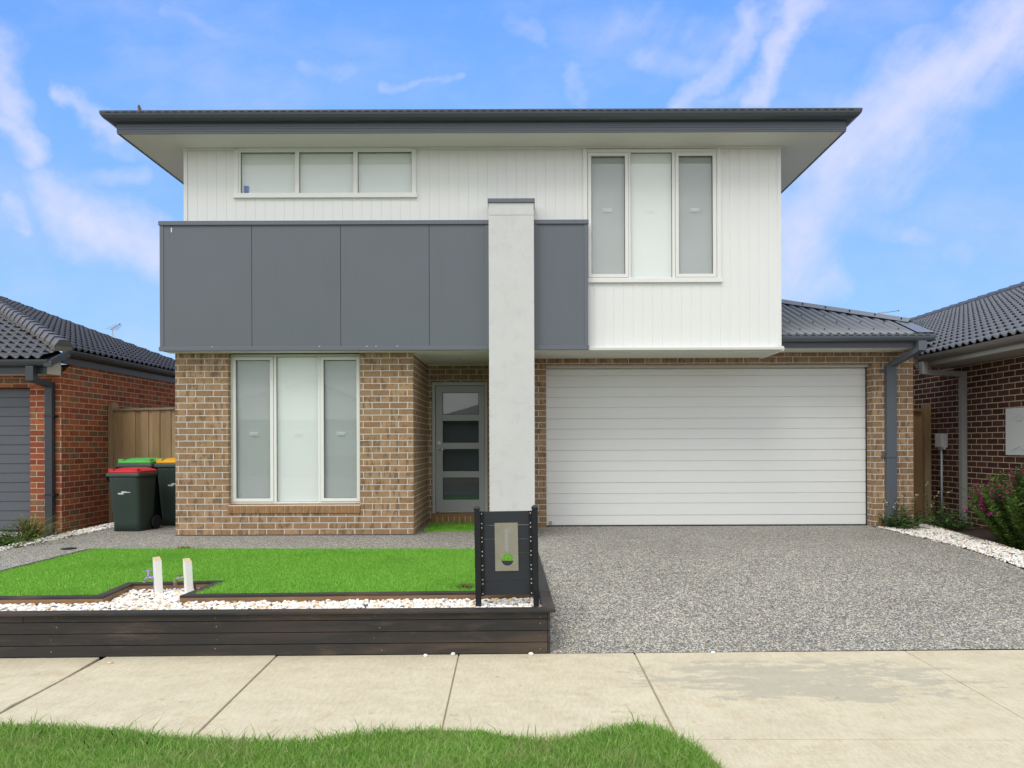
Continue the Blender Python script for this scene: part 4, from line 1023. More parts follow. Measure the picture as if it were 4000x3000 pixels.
# verge grass
cont = [(-4.6, 4.02), (-2.98, 3.98), (-2.6, 3.98), (-2.15, 3.93), (-2.0, 3.86), (-1.66, 3.80), (-1.33, 3.77), (-1.15, 3.76), (-.98, 3.83), (-.77, 3.90), (-.48, 3.93), (-.23, 3.91), (-.04, 3.82), (.12, 3.78), (.30, 3.82), (.50, 3.92), (.66, 3.965), (.77, 3.90), (.83, 3.80), (.90, 3.68), (.955, 3.50), (.965, 3.0), (.97, 1.2), (-4.6, 1.2)]
cont2 = [(x, y - .045 if y > 2 else y) for x, y in cont]
def vz(x, y): return -.355 + .018 * np.sin(x * 3.1 + 1) * np.sin(y * 4.3) + .012 * np.sin(x * 9 + y * 7)
mb = MB(); mb.slab([(p[0], p[1], ZF + .004) for p in cont2 if True], ZF - .12)
struct('verge_soil', mb, 'thatch')
near = [p if p[1] > 2.0 else (p[0], 2.75) for p in cont2]
def clus(x, y): return .75 + .35 * (np.sin(x * 5.3 + y * 3) * .5 + .5) * (np.sin(y * 6.1 - x * 2.2) * .5 + .5) + .25 * rng.random(len(x)) ** 6 * 2
o = blades(near, 22000, .022, .056, .0020, lambda x, y: ZF + .003 + .01 * np.sin(x * 4), 1.25, 'verge_grass', 'verge', cluster=clus)
me_ = o.data; co = np.zeros(len(me_.vertices) * 3, np.float32); me_.vertices.foreach_get('co', co); co = co.reshape(-1, 5, 3)
bx, by = co[:, 0, 0], co[:, 0, 1]; ex = np.array([p[0] for p in cont2[:20]]); ey = np.array([p[1] for p in cont2[:20]])
edge = np.interp(bx, ex, ey) - by; pick = (rng.random(len(bx)) < np.where(edge < .12, .06, .008)); sc_ = np.where(pick, rng.uniform(1.3, 2.2, len(bx)), 1.0)[:, None]
base = co[:, 0:1, :].copy(); co = base + (co - base) * np.where(np.arange(5)[None, :, None] < 2, 1.0, sc_[:, :, None]); me_.vertices.foreach_set('co', co.astype(np.float32).ravel()); me_.update()
tag(o, 'uneven tuft edged grass verge in front of the footpath', 'grass', kind='stuff')
# ------------------------------------------------------------------ pebbles
bm = bmesh.new(); bmesh.ops.create_icosphere(bm, subdivisions=2, radius=1); 
ICO_V = np.array([v.co[:] for v in bm.verts]); ICO_F = np.array([[v.index for v in f.verts] for f in bm.faces]); bm.free()
bm = bmesh.new(); bmesh.ops.create_icosphere(bm, subdivisions=1, radius=1); 
IC1_V = np.array([v.co[:] for v in bm.verts]); IC1_F = np.array([[v.index for v in f.verts] for f in bm.faces]); bm.free()
def pebbles(poly, dens, r0, r1, zf, name, label, hi=True):
    x, y = scatter(poly, dens); n = len(x); BV, BF = (ICO_V, ICO_F) if hi else (IC1_V, IC1_F)
    r = rng.uniform(r0, r1, n); s = np.stack([r * rng.uniform(.9, 1.35, n), r * rng.uniform(.75, 1.0, n), r * rng.uniform(.5, .8, n)], 1)
    V = BV[None] * (1 + .10 * rng.standard_normal((n, len(BV), 1)) * .6) * s[:, None, :]
    ax = rng.uniform(-.5, .5, n); cz, sz = np.cos(ax), np.sin(ax)
    Y = V[:, :, 1] * cz[:, None] - V[:, :, 2] * sz[:, None]; Z = V[:, :, 1] * sz[:, None] + V[:, :, 2] * cz[:, None]; V[:, :, 1] = Y; V[:, :, 2] = Z
    a = rng.uniform(0, 2 * PI, n); c, q = np.cos(a)[:, None], np.sin(a)[:, None]
    X = V[:, :, 0] * c - V[:, :, 1] * q; Y = V[:, :, 0] * q + V[:, :, 1] * c
    V[:, :, 0] = X + x[:, None]; V[:, :, 1] = Y + y[:, None]; V[:, :, 2] += (zf(x, y) + rng.uniform(-.008, .014, n))[:, None]
    T = BF[None] + (np.arange(n) * len(BV))[:, None, None]
    return tag(fast(name, V.reshape(-1, 3), T.reshape(-1, 3), 'pebble', None, True), label, 'pebbles', kind='stuff')
pf = [(-5.1, dline(-5.1) + .075), (.145, dline(.14) + .075), (.13, lawn_front(.13) - .006), (-2.80, lawn_front(-2.8) - .006), (-2.765, 6.315), (-3.44, 6.245), (-3.39, lawn_front(-3.39) - .006), (-5.1, lawn_front(-5.1) - .006)]
pebbles(pf, 3000, .010, .019, lambda x, y: -.052 + 0 * x, 'pebble_strip', 'white and tan pebbles between planter cap and lawn edging')
dzv = np.vectorize(drive_z)
pebbles([(5.165, 5.5), (5.56, 5.5), (5.70, 8.4), (6.04, 10.85), (5.70, 10.85), (5.70, 10.34), (5.17, 10.34)], 2700, .010, .017, lambda x, y: dzv(y) + .004, 'pebble_bed', 'white pebbles between aggregate driveway and flower bed', False)
pebbles([(-6.13, 6.5), (-6.125, 12.0), (-6.52, 12.0), (-6.29, 8.2), (-6.2, 6.5)], 2200, .011, .019, lambda x, y: .002 + 0 * x, 'pebble_edge', 'white pebbles beside the red brick house', False)
for i, (x, y, lab) in enumerate(((-2.97, 5.10, 'orange loose stone on the footpath near the wide joint'), (-.52, 5.29, 'pale loose stone lying at the foot of the planter, below its middle'), (.06, 5.285, 'pair-sized white stone at the right end of the planter foot'), (1.42, 5.30, 'white stone on the footpath at the driveway edge'), (-.72, 5.25, 'small white stone beside the middle footpath joint'))):
    bm = bmesh.new(); bmesh.ops.create_icosphere(bm, subdivisions=2, radius=1)
    for v in bm.verts: v.co = Vector((v.co.x * .020, v.co.y * .015, v.co.z * .011)) * (1 + .15 * random.random())
    me = bpy.data.meshes.new('loose_stone'); bm.to_mesh(me); bm.free(); me.materials.append(MAT['stone'] if i == 0 else MAT['wpost'])
    for p in me.polygons: p.use_smooth = True
    o = bpy.data.objects.new('loose_stone', me); COL.objects.link(o); o.location = (x, y - .01, ZF + .009); o.rotation_euler.z = i * 1.3
    tag(o, lab, 'stone', 'loose stones on the footpath')
mb = MB(); mb.tube([(0, 0, 0), (0, 0, .006)], .085, 24); mb.tube([(0, 0, .006), (0, 0, .009)], .07, 24)
o = mb.build('drain_cover', 'black'); o.location = (-5.42, 8.46, -.0005); tag(o, 'round black drain cover set in the aggregate path', 'drain cover')

# ------------------------------------------------------------------ tap posts
def tap_post(x, y, ztop, lean, label, purple):
    t = empty('tap_post', (x, y, -.06), label, 'tap post', 'garden taps on white posts', R(40)); WL[t] = Vector((0, 0, 0))
    w, dpt, h = .056, .072, ztop + .06
    mb = MB(); lx = lean
    mb.add([(-w / 2, -dpt / 2, -.05), (w / 2, -dpt / 2, -.05), (w / 2, dpt / 2, -.05), (-w / 2, dpt / 2, -.05), (-w / 2 + lx, -dpt / 2, h - .022), (w / 2 + lx, -dpt / 2, h - .022), (w / 2 + lx, dpt / 2, h + .004), (-w / 2 + lx, dpt / 2, h + .004)],
           [(0, 3, 2, 1), (0, 1, 5, 4), (1, 2, 6, 5), (2, 3, 7, 6), (3, 0, 4, 7)]); mb.add([(-w / 2 + lx, -dpt / 2, h - .022), (w / 2 + lx, -dpt / 2, h - .022), (w / 2 + lx, dpt / 2, h + .004), (-w / 2 + lx, dpt / 2, h + .004)], [(0, 1, 2, 3)], 1)
    mb.build('post', ['wpost', 'rawend'], t, bevel=.002)
    # tap local frame: reaches out along world -x -> local direction
    c, s = math.cos(R(-40)), math.sin(R(-40))
    def L(px, py, pz): return (px * c - py * s, px * s + py * c, pz)
    if purple:
        z = .145; mb = MB()
        mb.tube([L(-.03, 0, z), L(-.075, 0, z + .003), L(-.10, 0, z), L(-.118, 0, z - .012), L(-.124, 0, z - .032)], [.012, .013, .014, .011, .010], 10, 0)
        mb.tube([L(-.124, 0, z - .028), L(-.124, 0, z - .038)], .014, 10, 0)
        mb.tube([L(-.088, 0, z), L(-.088, 0, z + .03), L(-.088, 0, z + .034), L(-.088, 0, z + .064)], [.013, .012, .009, .010], 10, 1)
        mb.tube([L(-.03, 0, z), L(-.062, 0, z + .002)], .0145, 10, 1)
        mb.build('tap', ['dulltap', 'lilac'], t)
        mb = MB(); mb.tube([L(-.135, -.01, z + .058), L(-.043, .01, z + .068)], .0042, 8); mb.build('tap_handle', 'lilac', t)
        MB().tube([L(-.036, .0, z), L(-.037, .0, -.05)], .009, 8).build('riser_pipe', 'lilac', t)
    else:
        z = .155; mb = MB()
        mb.tube([L(-.03, 0, z), L(-.06, 0, z - .004), L(-.105, 0, z - .012), L(-.122, 0, z - .03)], [.010, .009, .010, .009], 10, 0)
        mb.tube([L(-.08, 0, z - .008), L(-.08, 0, z + .012)], .009, 10, 1); mb.tube([L(-.096, 0, z + .014), L(-.066, 0, z + .020)], .005, 8, 1)
        mb.tube([L(-.122, 0, z - .028), L(-.122, 0, z - .04), L(-.122, 0, z - .066), L(-.121, 0, z - .075)], [.013, .019, .017, .012], 12, 1)
        mb.build('tap', ['dulltap', 'bronze'], t)
        MB().tube([L(.048, .0, z - .06), L(.050, .0, -.05)], .008, 8).build('riser_pipe', 'rubber', t)
    return t
tap_post(-3.155, 6.14, .262, -.012, 'white tap post carrying the lilac garden tap with a tee handle', True)
tap_post(-2.885, 6.13, .250, -.016, 'leaning white tap post carrying the tarnished tap with bronze hose fitting', False)

# ------------------------------------------------------------------ letterbox
LB = empty('letterbox', (-.12, 5.57, -.06), 'charcoal slatted letterbox with black posts and a steel face plate', 'letterbox')
LB.rotation_euler = (0, R(-.75), 0); WL[LB] = Vector((0, 0, 0))
f_ = lambda dx: dx
for sx in (-.2265, .2265):
    mb = MB(); mb.box(sx - .0225, sx + .0225, -.025, .02, -.05, .785); ps = mb.build('post', 'black', LB, bevel=.002)
    mb = MB(); s_ = .026
    mb.box(sx - s_, sx + s_, -.0285, .0235, .785, .797); mb.add([(sx - s_, -.0285, .797), (sx + s_, -.0285, .797), (sx + s_, .0235, .797), (sx - s_, .0235, .797), (sx - .011, -.012, .813), (sx + .011, -.012, .813), (sx + .011, .007, .813), (sx - .011, .007, .813)], [(4, 5, 6, 7), (0, 1, 5, 4), (1, 2, 6, 5), (2, 3, 7, 6), (3, 0, 4, 7)])
    mb.build('post_cap', 'black', ps, bevel=.0015)
BH = .1075; z0 = .105; xa, xb = -.185, .185
mb = MB()
for i in range(6):
    za, zb_ = z0 + i * (BH + .003), z0 + i * (BH + .003) + BH
    if i == 2:
        mb.box(xa, -.075, .025, .045, za, zb_); mb.box(.075, xb, .025, .045, za, zb_); mb.box(-.075, .075, .025, .045, za, za + .035)
    else: mb.box(xa, xb, .025, .045, za, zb_)
mb.build('slat_panel', 'slat', LB, bevel=.0015)
for sx in (-1, 1):
    mb = MB(); mb.box(min(sx * .204, sx * .178), max(sx * .204, sx * .178), .012, .0245, z0 - .005, z0 + 6 * (BH + .003)); br = mb.build('bracket', 'black', LB)
    mb = MB()
    for i in range(6):
        for q in (.015, BH - .015): zc = z0 + i * (BH + .003) + q; mb.tube([(sx * .192, .012, zc), (sx * .192, .007, zc)], .0052, 8)
    mb.build('bolt', 'boltm', br)
# steel plate with a round newspaper hole
hx_, hzc, hr = .006, z0 + 2 * (BH + .003) + .058, .0475; pl0, pl1, pz0_, pz1_ = -.0915, .0915, .295, .675
mb = MB(); N = 32; ring = []; outer = []
for i in range(N):
    a = 2 * PI * i / N; ca, sa = math.cos(a), math.sin(a); ring.append((hx_ + hr * ca, hzc + hr * sa))
    tx = ((pl1 - hx_) / ca if ca > 0 else (pl0 - hx_) / ca) if abs(ca) > 1e-6 else 9; tz = ((pz1_ - hzc) / sa if sa > 0 else (pz0_ - hzc) / sa) if abs(sa) > 1e-6 else 9
    t = min(tx, tz); outer.append((hx_ + ca * t, hzc + sa * t))
cor = [(pl1, pz1_), (pl0, pz1_), (pl0, pz0_), (pl1, pz0_)]
v = [(p[0], .020, p[1]) for p in ring] + [(p[0], .020, p[1]) for p in outer]
f = [(i, (i + 1) % N, (i + 1) % N + N, i + N) for i in range(N)]
mb.add(v, f)
b0 = len(mb.V); mb.V += [(c[0], .020, c[1]) for c in cor]
for ci, c in enumerate(cor):
    for i in range(N):
        o1, o2 = outer[i], outer[(i + 1) % N]
        if abs(o1[0] - o2[0]) > 1e-5 and abs(o1[1] - o2[1]) > 1e-5 and min(o1[0], o2[0]) - 1e-6 <= c[0] <= max(o1[0], o2[0]) + 1e-6 and min(o1[1], o2[1]) - 1e-6 <= c[1] <= max(o1[1], o2[1]) + 1e-6:
            mb.F.append([N + i, b0 + ci, N + (i + 1) % N]); mb.M.append(0); mb.SM.append(False)
plt = mb.build('face_plate', 'steel', LB)
so_ = plt.modifiers.new('Solidify', 'SOLIDIFY'); so_.thickness = .003; so_.offset = 0
M_eng = paint('engraved_steel', (.36, .37, .36), .5, .2, 60, metal=.4)
mb = MB(); mb.box(-.010, .014, .0178, .0184, .452, .625); mb.box(-.012, -.0102, .0174, .0184, .58, .627); mb.box(-.012, .012, .0174, .0184, .625, .628); mb.box(.0142, .016, .0174, .0184, .45, .50); mb.box(-.008, .016, .0174, .0184, .449, .4518)
mb.build('number_strip', M_eng, plt)
mb = MB(); tn = 24; mb.tube([(hx_, .021, hzc), (hx_, .10, hzc)], hr * 1.02, 24, cap=False)
mb.box(hx_ - .05, hx_ + .05, .0455, .09, hzc - .045, hzc - .020)
mb.build('paper_tube', 'slat', LB, recalc=False)

# ------------------------------------------------------------------ plants
def leafmesh(pts, dirs, lens, wids, name, mat, parent):
    pts = np.array(pts); d = np.array(dirs, float); d /= np.linalg.norm(d, axis=1, keepdims=True) + 1e-9
    n = len(pts); L = np.array(lens)[:, None]; W = np.array(wids)[:, None]
    up = np.tile([0., 0., 1.], (n, 1)) + rng.normal(0, .35, (n, 3)); s = np.cross(d, up); s /= np.linalg.norm(s, axis=1, keepdims=True) + 1e-9
    nn = np.cross(s, d)
    A = pts; M1 = pts + d * L * .45 - nn * L * .04; T_ = pts + d * L - nn * L * .16
    l = M1 + s * W / 2 + nn * W * .22; r = M1 - s * W / 2 + nn * W * .22
    V = np.stack([A, M1, T_, l, r], 1).reshape(-1, 3); b = np.arange(n)[:, None] * 5
    T = np.concatenate([b + np.array(q) for q in ([0, 1, 3], [1, 2, 3], [0, 4, 1], [1, 4, 2])], 1).reshape(-1, 3)
    return fast(name, V, T, mat, parent)
def plant(name, label, cat, base, nst, h0, h1, spread, lean, leafL, leafW, step, leafmat, petals=None, start=.1, root=.2, group=None, pet_frac=.4, pet_size=.02, pet_n=8, stem_r=.004, seed=1, thin_top=.3, aim=None):
    rs = np.random.default_rng(seed); b = empty(name, base, label, cat, group)
    pts, dirs, ls, ws = [], [], [], []; st = MB(); fp, fdir, fl, fw = [], [], [], []
    for k in range(nst):
        a = rs.uniform(0, 2 * PI); rr = math.sqrt(rs.random()); h = rs.uniform(h0, h1) * (1 - .35 * rr)
        p0 = Vector((base[0] + math.cos(a) * rr * root, base[1] + math.sin(a) * rr * root, base[2] - .02))
        out = Vector((math.cos(a), math.sin(a), 0)) * spread * rr + Vector((rs.normal(0, .05), rs.normal(0, .05), 0))
        if aim: out += Vector(aim)
        path = []
        for i in range(7):
            t = i / 6; path.append(p0 + out * (t ** (1 + lean)) + Vector((0, 0, h * (t - lean * .25 * t * t * rr))))
        st.tube(path, [stem_r * (1 - .6 * i / 6) for i in range(7)], 4)
        tl = start; ang = rs.uniform(0, 6)
        while tl < 1:
            i = min(5, int(tl * 6)); f = tl * 6 - i; p = path[i].lerp(path[i + 1], f); dv = (path[i + 1] - path[i]).normalized()
            for q in (0, PI):
                aa = ang + q + rs.normal(0, .3); od = Vector((math.cos(aa), math.sin(aa), rs.uniform(.0, .7))) + dv * .3
                sc = (1 - thin_top * tl) * rs.uniform(.7, 1.2)
                pts.append(tuple(p)); dirs.append(tuple(od)); ls.append(leafL * sc); ws.append(leafW * sc)
            ang += 1.6; tl += step / max(h, .1)
        if petals and rs.random() < pet_frac:
            for j in range(pet_n):
                p = path[6] - Vector((0, 0, rs.uniform(0, pet_size * 5))) + Vector(rs.normal(0, pet_size * .8, 3))
                for q in range(4):
                    v = rs.normal(0, 1, 3); v[2] -= .3; fp.append(tuple(p)); fdir.append(tuple(v)); fl.append(pet_size * rs.uniform(.7, 1.1)); fw.append(pet_size * .8)
    st.build('stems', 'stem', b)
    leafmesh(pts, dirs, ls, ws, 'foliage', leafmat, b)
    if fp: leafmesh(fp, fdir, fl, fw, 'flowers', petals, b)
    return b
plant('flowering_bush', 'large leafy bush with magenta flowers in front of the brown brick wall', 'bush', (6.26, 8.55, -.10), 440, .90, 1.22, .46, .15, .080, .024, .022, 'leaf', 'petal', .05, .34, None, .30, .024, 6, .0035, 3)
plant('flowering_weed', 'tall thin weed with small white flowers at the tan garage pillar', 'weed', (5.42, 10.14, -.02), 60, .14, .42, .30, .6, .085, .035, .035, 'weedleaf', 'wpetal', .1, .12, 'weeds by the pillar and bed', .12, .008, 3, .003, 5)
plant('flowering_weed', 'pair of upright weed stalks in front of the garage downpipe', 'weed', (5.47, 10.14, -.02), 6, .56, .72, .08, .2, .075, .026, .045, 'weedleaf', 'wpetal', .2, .12, 'weeds by the pillar and bed', 1, .014, 6, .0045, 8)
plant('flowering_weed', 'low spreading weeds with pale flowers in the bed by the conduit', 'weed', (6.30, 10.55, -.03), 60, .14, .42, .34, .6, .085, .04, .04, 'weedleaf', 'wpetal', .1, .3, 'weeds by the pillar and bed', .12, .010, 2, .0028, 11)
plant('flowering_weed', 'thin tall weed stalks with yellow flowers before the side fence', 'weed', (6.25, 10.8, -.03), 9, .50, .85, .14, .3, .055, .02, .07, 'weedleaf', 'wpetal', .25, .22, 'weeds by the pillar and bed', .9, .016, 4, .0035, 14)
plant('leafy_shrub', 'low green leafy shrub at the foot of the grey neighbouring garage', 'shrub', (-6.55, 8.75, -.08), 110, .20, .42, .42, .5, .065, .03, .028, 'leaf', None, .1, .28, None, 0, .01, 3, .003, 21)
def tuft(label, base, n, h, out, seed, aim=(0, 0)):
    rs = np.random.default_rng(seed); t = empty('grass_tuft', base, label, 'grass tuft'); mb = MB()
    V, T = [], []
    for k in range(n):
        a = rs.uniform(0, 2 * PI); r = rs.uniform(.2, 1) * out; hh = rs.uniform(.5, 1) * h; w = rs.uniform(.004, .008)
        p0 = np.array([base[0] + rs.normal(0, .04), base[1] + rs.normal(0, .04), base[2]]); dirv = np.array([math.cos(a) + aim[0], math.sin(a) + aim[1], 0]) * r; sd = np.array([-math.sin(a), math.cos(a), 0])
        b = len(V)
        for i in range(6):
            q = i / 5; p = p0 + dirv * q ** 1.3 + np.array([0, 0, hh * (1.9 * q - 1.15 * q * q) ]); ww = w * (1 - q ** 2) + .0006
            V += [p - sd * ww, p + sd * ww]
        for i in range(5): c = b + 2 * i; T += [(c, c + 1, c + 3), (c, c + 3, c + 2)]
    fast('blades', V, T, 'reedleaf', t); return t
tuft('arching yellow-green grass tuft in front of the dark downpipe', (-6.55, 9.40, -.06), 150, .50, .62, 31, (.35, 0))
tuft('thin dry brown-tipped grass tuft at the corner of the red brick wall', (-6.45, 9.75, -.05), 22, .22, .40, 33, (.5, 0))
tuft('tiny tuft of dry grass at the back edge of the lawn', (-4.02, 8.40, 0), 30, .05, .09, 35)
tuft('dull scrap of weed lying at the lawn edge beside the letterbox', (-.47, 6.08, 0.01), 40, .035, .12, 37)

# ------------------------------------------------------------------ small things
c = empty('cup', (-3.72, DW + .045, 4.63), 'small blue cup on the sill inside the upper left window', 'cup'); WL[c] = Vector((0, 0, 0))
mb = MB(); mb.tube([(0, 0, 0), (0, 0, .10)], [.03, .037], 18); mb.build('cup_body', 'cup', c)
mb = MB(); mb.tube([(.03, 0, .08), (.055, 0, .07), (.055, 0, .035), (.03, 0, .025)], .006, 8); mb.build('cup_grip', 'wtrim', c)

def bird():
    b = empty('bird', (-4.83, 8.96, 5.470), 'small brown and black bird perched on the left end of the roof edge', 'bird'); WL[b] = Vector((0, 0, 0))
    path = [(.030, 0, -.012), (.022, 0, .004), (.008, 0, .018), (0, 0, .034), (-.004, 0, .050), (-.008, 0, .060), (-.013, 0, .066), (-.020, 0, .067), (-.028, 0, .064)]
    rad = [.004, .009, .019, .0215, .017, .0135, .0125, .006, .0008]
    n = 12; V = []; 
    for i, (p, r_) in enumerate(zip(path, rad)):
        q0 = Vector(path[max(0, i - 1)]); q1 = Vector(path[min(len(path) - 1, i + 1)]); d = (q1 - q0).normalized(); u = Vector((0, 1, 0)); w = d.cross(u)
        V += [Vector(p) + (u * math.cos(2 * PI * k / n) + w * math.sin(2 * PI * k / n)) * r_ for k in range(n)]
    mb = MB()
    for i in range(len(path) - 1):
        for k in range(n):
            w_ = math.sin(2 * PI * (k + .5) / n); front = w_ > .2 if True else 0
            m = 0 if i < 3 else (1 if i >= 5 or w_ < 0 else (2 if i == 4 else 0))
            if i == 5 and abs(math.cos(2 * PI * (k + .5) / n)) > .8: m = 2
            mb.F.append([i * n + k, i * n + (k + 1) % n, (i + 1) * n + (k + 1) % n, (i + 1) * n + k]); mb.M.append(m); mb.SM.append(True)
    mb.V = [tuple(v) for v in V]
    mb.build('bird_body', ['birdb', 'birdd', 'birdw'], b)
    mb = MB()
    for s_ in (-.007, .007): mb.tube([(.004, s_, .012), (.002, s_, -.012)], .0016, 5)
    mb.build('leg', 'birdd', b)
bird()

def aerial(label, base, h, bdir, blen, ne):
    t = empty('tv_antenna', base, label, 'antenna', 'television antennas on the roofs'); WL[t] = Vector((0, 0, 0))
    MB().tube([(0, 0, 0), (0, 0, h)], .02, 8).build('mast', 'antenna', t)
    d = Vector(bdir).normalized(); s = Vector((-d.y, d.x, 0)).normalized(); mb = MB(); p0 = Vector((0, 0, h - .02)) - d * .1
    mb.tube([p0, p0 + d * blen], .012, 8); mb.tube([p0 + d * blen, p0 + d * (blen + .03)], .022, 8, 1); mb.build('boom', ['antenna', 'black'], t)
    mb = MB()
    for i in range(ne): q = p0 + d * (blen * (i + .3) / ne); l = .24 - .10 * i / ne; mb.tube([q - s * l, q + s * l], .006, 5)
    mb.build('element', 'antenna', t)
aerial('thin antenna on a mast above the red house tiles', (-15.02, 26.0, 2.2), 3.33, (.80, -.4, .30), .52, 7)
aerial('antenna boom showing just above the corrugated garage roof', (13.15, 26.0, 3.0), 3.0, (.97, -.2, .10), .72, 6)

# ------------------------------------------------------------------ houses across the street (seen only in the glass)
def far_house(x, y, w, dpt, hz, label, mw, mr):
    r_ = empty('opposite_house', (x, y, -.45), label, 'house', 'houses across the street')
    mb = MB(); mb.box(x - w / 2, x + w / 2, y - dpt, y, -.5, 2.6); mb.build('wall', mw, r_)
    mb = MB(); e = .6; a0, a1, b0, b1 = x - w / 2 - e, x + w / 2 + e, y - dpt - e, y + e
    A, B, C, D_ = (a0, b1, 2.6), (a1, b1, 2.6), (a1, b0, 2.6), (a0, b0, 2.6); k = (b1 - b0) / 2; P, Q = (a0 + k, (b0 + b1) / 2, 2.6 + k * hz), (a1 - k, (b0 + b1) / 2, 2.6 + k * hz)
    mb.poly([A, B, Q, P]); mb.poly([B, C, Q]); mb.poly([C, D_, P, Q]); mb.poly([D_, A, P]); mb.poly([D_, C, B, A]); mb.build('roof', mr, r_)
    MB().box(x - w * .32, x + w * .08, y + .0, y + .03, -.45, 1.9).build('garage_door', 'taupe', r_)
    MB().box(x + w * .2, x + w * .36, y, y + .03, .6, 2.0).build('window', 'doorframe', r_)
far_house(-13.5, -20, 12, 12, .42, 'wide brick house reflected left in the windows', 'brown', 'tile')
far_house(1.0, -20, 12.5, 12, .36, 'dark brick house reflected in the middle of the glass', 'brown', 'tile')
far_house(15.5, -20, 12, 13, .42, 'red brick house reflected right in the windows', 'red', 'tile')

# ------------------------------------------------------------------ sky, sun, camera
W = bpy.data.worlds.new('World'); S.world = W; W.use_nodes = True
nt = W.node_tree; g = G(nt); bg = nt.nodes['Background']
SUN_EL, SUN_AZ = 52, 205
sky = g.n('ShaderNodeTexSky', sky_type='NISHITA', sun_disc=False, sun_elevation=R(SUN_EL), sun_rotation=R(SUN_AZ))
tc = g.n('ShaderNodeTexCoord'); sp = g.n('ShaderNodeSeparateXYZ'); g.set(sp.inputs[0], tc.outputs['Generated'])
nx, ny, nz = sp.outputs
yy = g.m('MAXIMUM', ny, .08); u = g.m('DIVIDE', nx, yy); v = g.m('DIVIDE', nz, yy)
uv = g.n('ShaderNodeCombineXYZ'); g.set(uv.inputs[0], u); g.set(uv.inputs[1], v)
blue = g.ramp(v, [(.0, (.42, .68, 1.0)), (.12, (.36, .63, 1.0)), (.30, (.27, .52, 1.0)), (.48, (.205, .45, .98)), (.65, (.15, .375, .92))])
def cap(u0, v0, u1, v1, w0, w1, k):
    du, dv = u1 - u0, v1 - v0; L2 = du * du + dv * dv
    pu, pv = g.m('SUBTRACT', u, u0), g.m('SUBTRACT', v, v0)
    t = g.m('DIVIDE', g.m('ADD', g.m('MULTIPLY', pu, du), g.m('MULTIPLY', pv, dv)), L2, clamp=True)
    ex, ey = g.m('SUBTRACT', pu, g.m('MULTIPLY', t, du)), g.m('SUBTRACT', pv, g.m('MULTIPLY', t, dv))
    dd = g.m('SQRT', g.m('ADD', g.m('MULTIPLY', ex, ex), g.m('MULTIPLY', ey, ey)))
    wd = g.m('ADD', w0, g.m('MULTIPLY', t, w1 - w0))
    return g.m('MULTIPLY', g.sstep(g.m('DIVIDE', dd, g.m('MULTIPLY', wd, 1.35)), 1.0, .0), k * .9)
# warped lookup so the cloud outlines fray
wn = g.n('ShaderNodeTexNoise', {'Scale': 5.0, 'Detail': 5.0, 'Roughness': .6}); g.set(wn.inputs['Vector'], uv)
ws = g.n('ShaderNodeSeparateColor'); g.set(ws.inputs[0], wn.outputs[1])
u = g.m('ADD', u, g.m('MULTIPLY', g.m('SUBTRACT', ws.outputs[0], .5), .16)); v = g.m('ADD', v, g.m('MULTIPLY', g.m('SUBTRACT', ws.outputs[1], .5), .13))
def D2(x, y): return ((x - 1128) / 1530, (958 - y) / 1530)
segs = [((2230, 40), (1830, 330), 120, 150, 1.0), ((1900, 260), (1690, 590), 130, 130, .85), ((2050, 300), (1800, 480), 70, 80, .5),
        ((1740, 10), (1640, 190), 55, 40, .95), ((1650, 40), (1490, 225), 45, 34, .75), ((1700, 150), (1500, 215), 28, 20, .5), ((1380, 110), (1560, 130), 60, 60, .45), ((1330, 50), (1600, 60), 70, 70, .35),
        ((1250, 140), (1240, 200), 25, 25, .35), ((850, 172), (1000, 178), 16, 14, .45), ((690, 140), (780, 150), 40, 25, .25), ((1100, 20), (1180, 60), 40, 40, .3),
        ((-20, 100), (20, 250), 70, 55, .85), ((0, 250), (70, 320), 45, 45, .85), ((130, 180), (260, 260), 26, 40, .8), ((240, 270), (330, 310), 40, 40, .4), ((0, 420), (60, 470), 45, 30, .8), ((90, 400), (190, 460), 70, 80, .8),
        ((190, 460), (420, 600), 75, 90, 1.0), ((150, 380), (330, 380), 45, 40, .4), ((480, 40), (350, 5), 30, 30, .4), ((1700, 640), (1800, 600), 60, 60, .6), ((1850, 480), (2080, 560), 30, 60, .35)]
cl = None
for (a, b, w0, w1, kk) in segs:
    m_ = cap(*D2(*a), *D2(*b), w0 / 1530, w1 / 1530, kk); cl = m_ if cl is None else g.m('MAXIMUM', cl, m_)
def streaks(ang, sc, rough): return g.noise(g.mapv(g.mapv(uv, rot=(0, 0, R(ang))), sc), 1.0, 9, rough, .35)
left = g.sstep(nx, .05, -.25)
def pair(sc, rough):
    a, b = streaks(-50, sc, rough), streaks(32, sc, rough)
    return g.m('ADD', g.m('MULTIPLY', a, g.m('SUBTRACT', 1.0, left)), g.m('MULTIPLY', b, left))
wis = pair((3.2, 11, 1), .62); fine = pair((11, 34, 1), .62); puff = g.noise(uv, 17, 8, .64, .25)
fil = g.m('ADD', g.m('ADD', g.m('MULTIPLY', wis, .45), g.m('MULTIPLY', fine, .22)), g.m('MULTIPLY', puff, .33))
dens = g.sstep(g.m('ADD', g.m('MULTIPLY', cl, .78), g.m('MULTIPLY', g.m('SUBTRACT', fil, .5), 1.5)), -.10, 1.10)
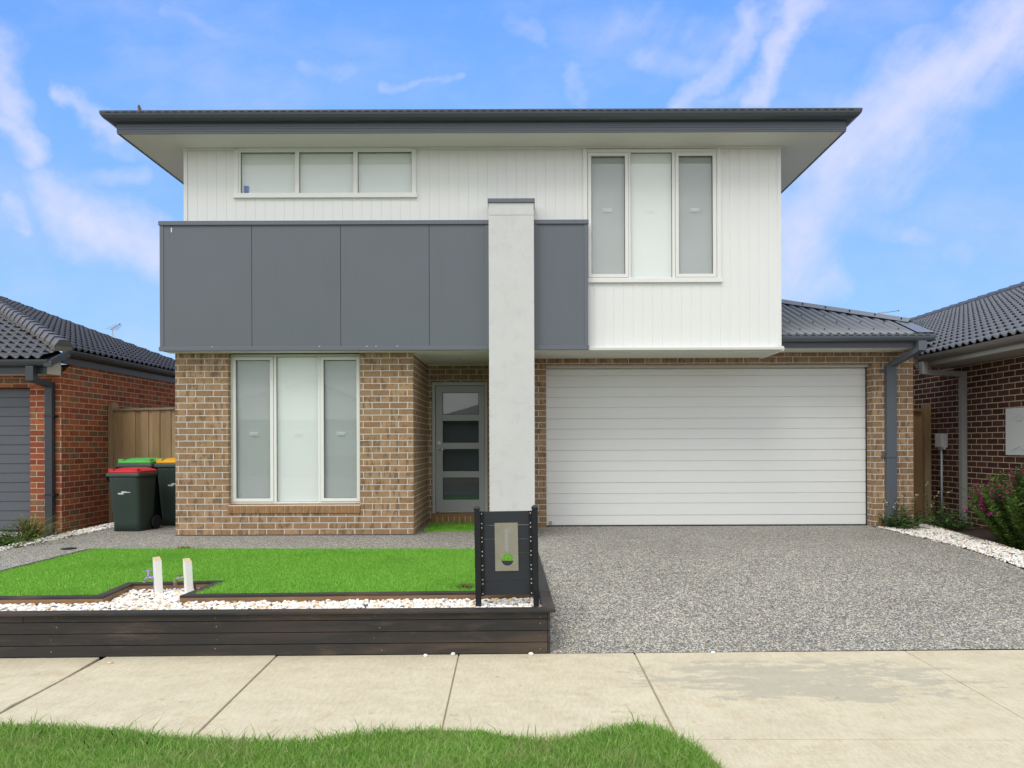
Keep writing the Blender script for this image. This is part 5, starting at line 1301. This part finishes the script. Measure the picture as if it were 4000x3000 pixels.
dens = g.m('MULTIPLY', dens, g.sstep(cl, .0, .22))
veil = g.noise(g.mapv(uv, (3, 5, 1)), 1.0, 6, .62)
dens = g.m('MAXIMUM', dens, g.m('MULTIPLY', g.sstep(veil, .40, .78), .32))
front = g.mix(g.m('MULTIPLY', dens, .92, clamp=True), blue, (.74, .745, .97))
# the sky behind the camera and overhead is grey overcast
ov = g.noise(g.mapv(tc.outputs['Generated'], (2.2, 2.2, 6)), 1.0, 6, .6)
grey = g.mix(g.sstep(ov, .32, .70), (.72, .76, .81), (1.52, 1.51, 1.47))
skyl = g.n('ShaderNodeVectorMath', operation='SCALE'); g.set(skyl.inputs[0], sky.outputs[0]); skyl.inputs[3].default_value = .015
grey2 = g.n('ShaderNodeVectorMath', operation='ADD'); g.set(grey2.inputs[0], grey); g.set(grey2.inputs[1], skyl.outputs[0])
mixf = g.sstep(ny, .42, .62)
final = g.mix(mixf, grey2.outputs[0], front)
g.set(bg.inputs[0], final); bg.inputs[1].default_value = 1.0

sl = bpy.data.lights.new('sun', 'SUN'); sl.energy = 1.3; sl.angle = R(28); sl.color = (1, .965, .91)
so2 = bpy.data.objects.new('sun', sl); COL.objects.link(so2)
az = R(SUN_AZ); el = R(SUN_EL)
sd = Vector((math.sin(az) * math.cos(el), math.cos(az) * math.cos(el), math.sin(el)))
so2.rotation_euler = (-sd).to_track_quat('-Z', 'Y').to_euler()

cd = bpy.data.cameras.new('camera'); cam = bpy.data.objects.new('camera', cd); COL.objects.link(cam); S.camera = cam
cd.sensor_width = 36; cd.lens = 1530 / 2212 * 36; cd.shift_x = -22 / 2212; cd.shift_y = 128.5 / 2212; cd.clip_start = .05; cd.clip_end = 2000
cam.matrix_world = Matrix.Translation((0, 0, 1.24)) @ (Matrix.Rotation(R(90), 4, 'X') @ Matrix.Rotation(R(-.2), 4, 'Z'))
S.view_settings.view_transform = 'Standard'; S.view_settings.look = 'None'; S.view_settings.exposure = 0.1; S.view_settings.gamma = 1
S.cycles.max_bounces = 8; S.cycles.transparent_max_bounces = 16
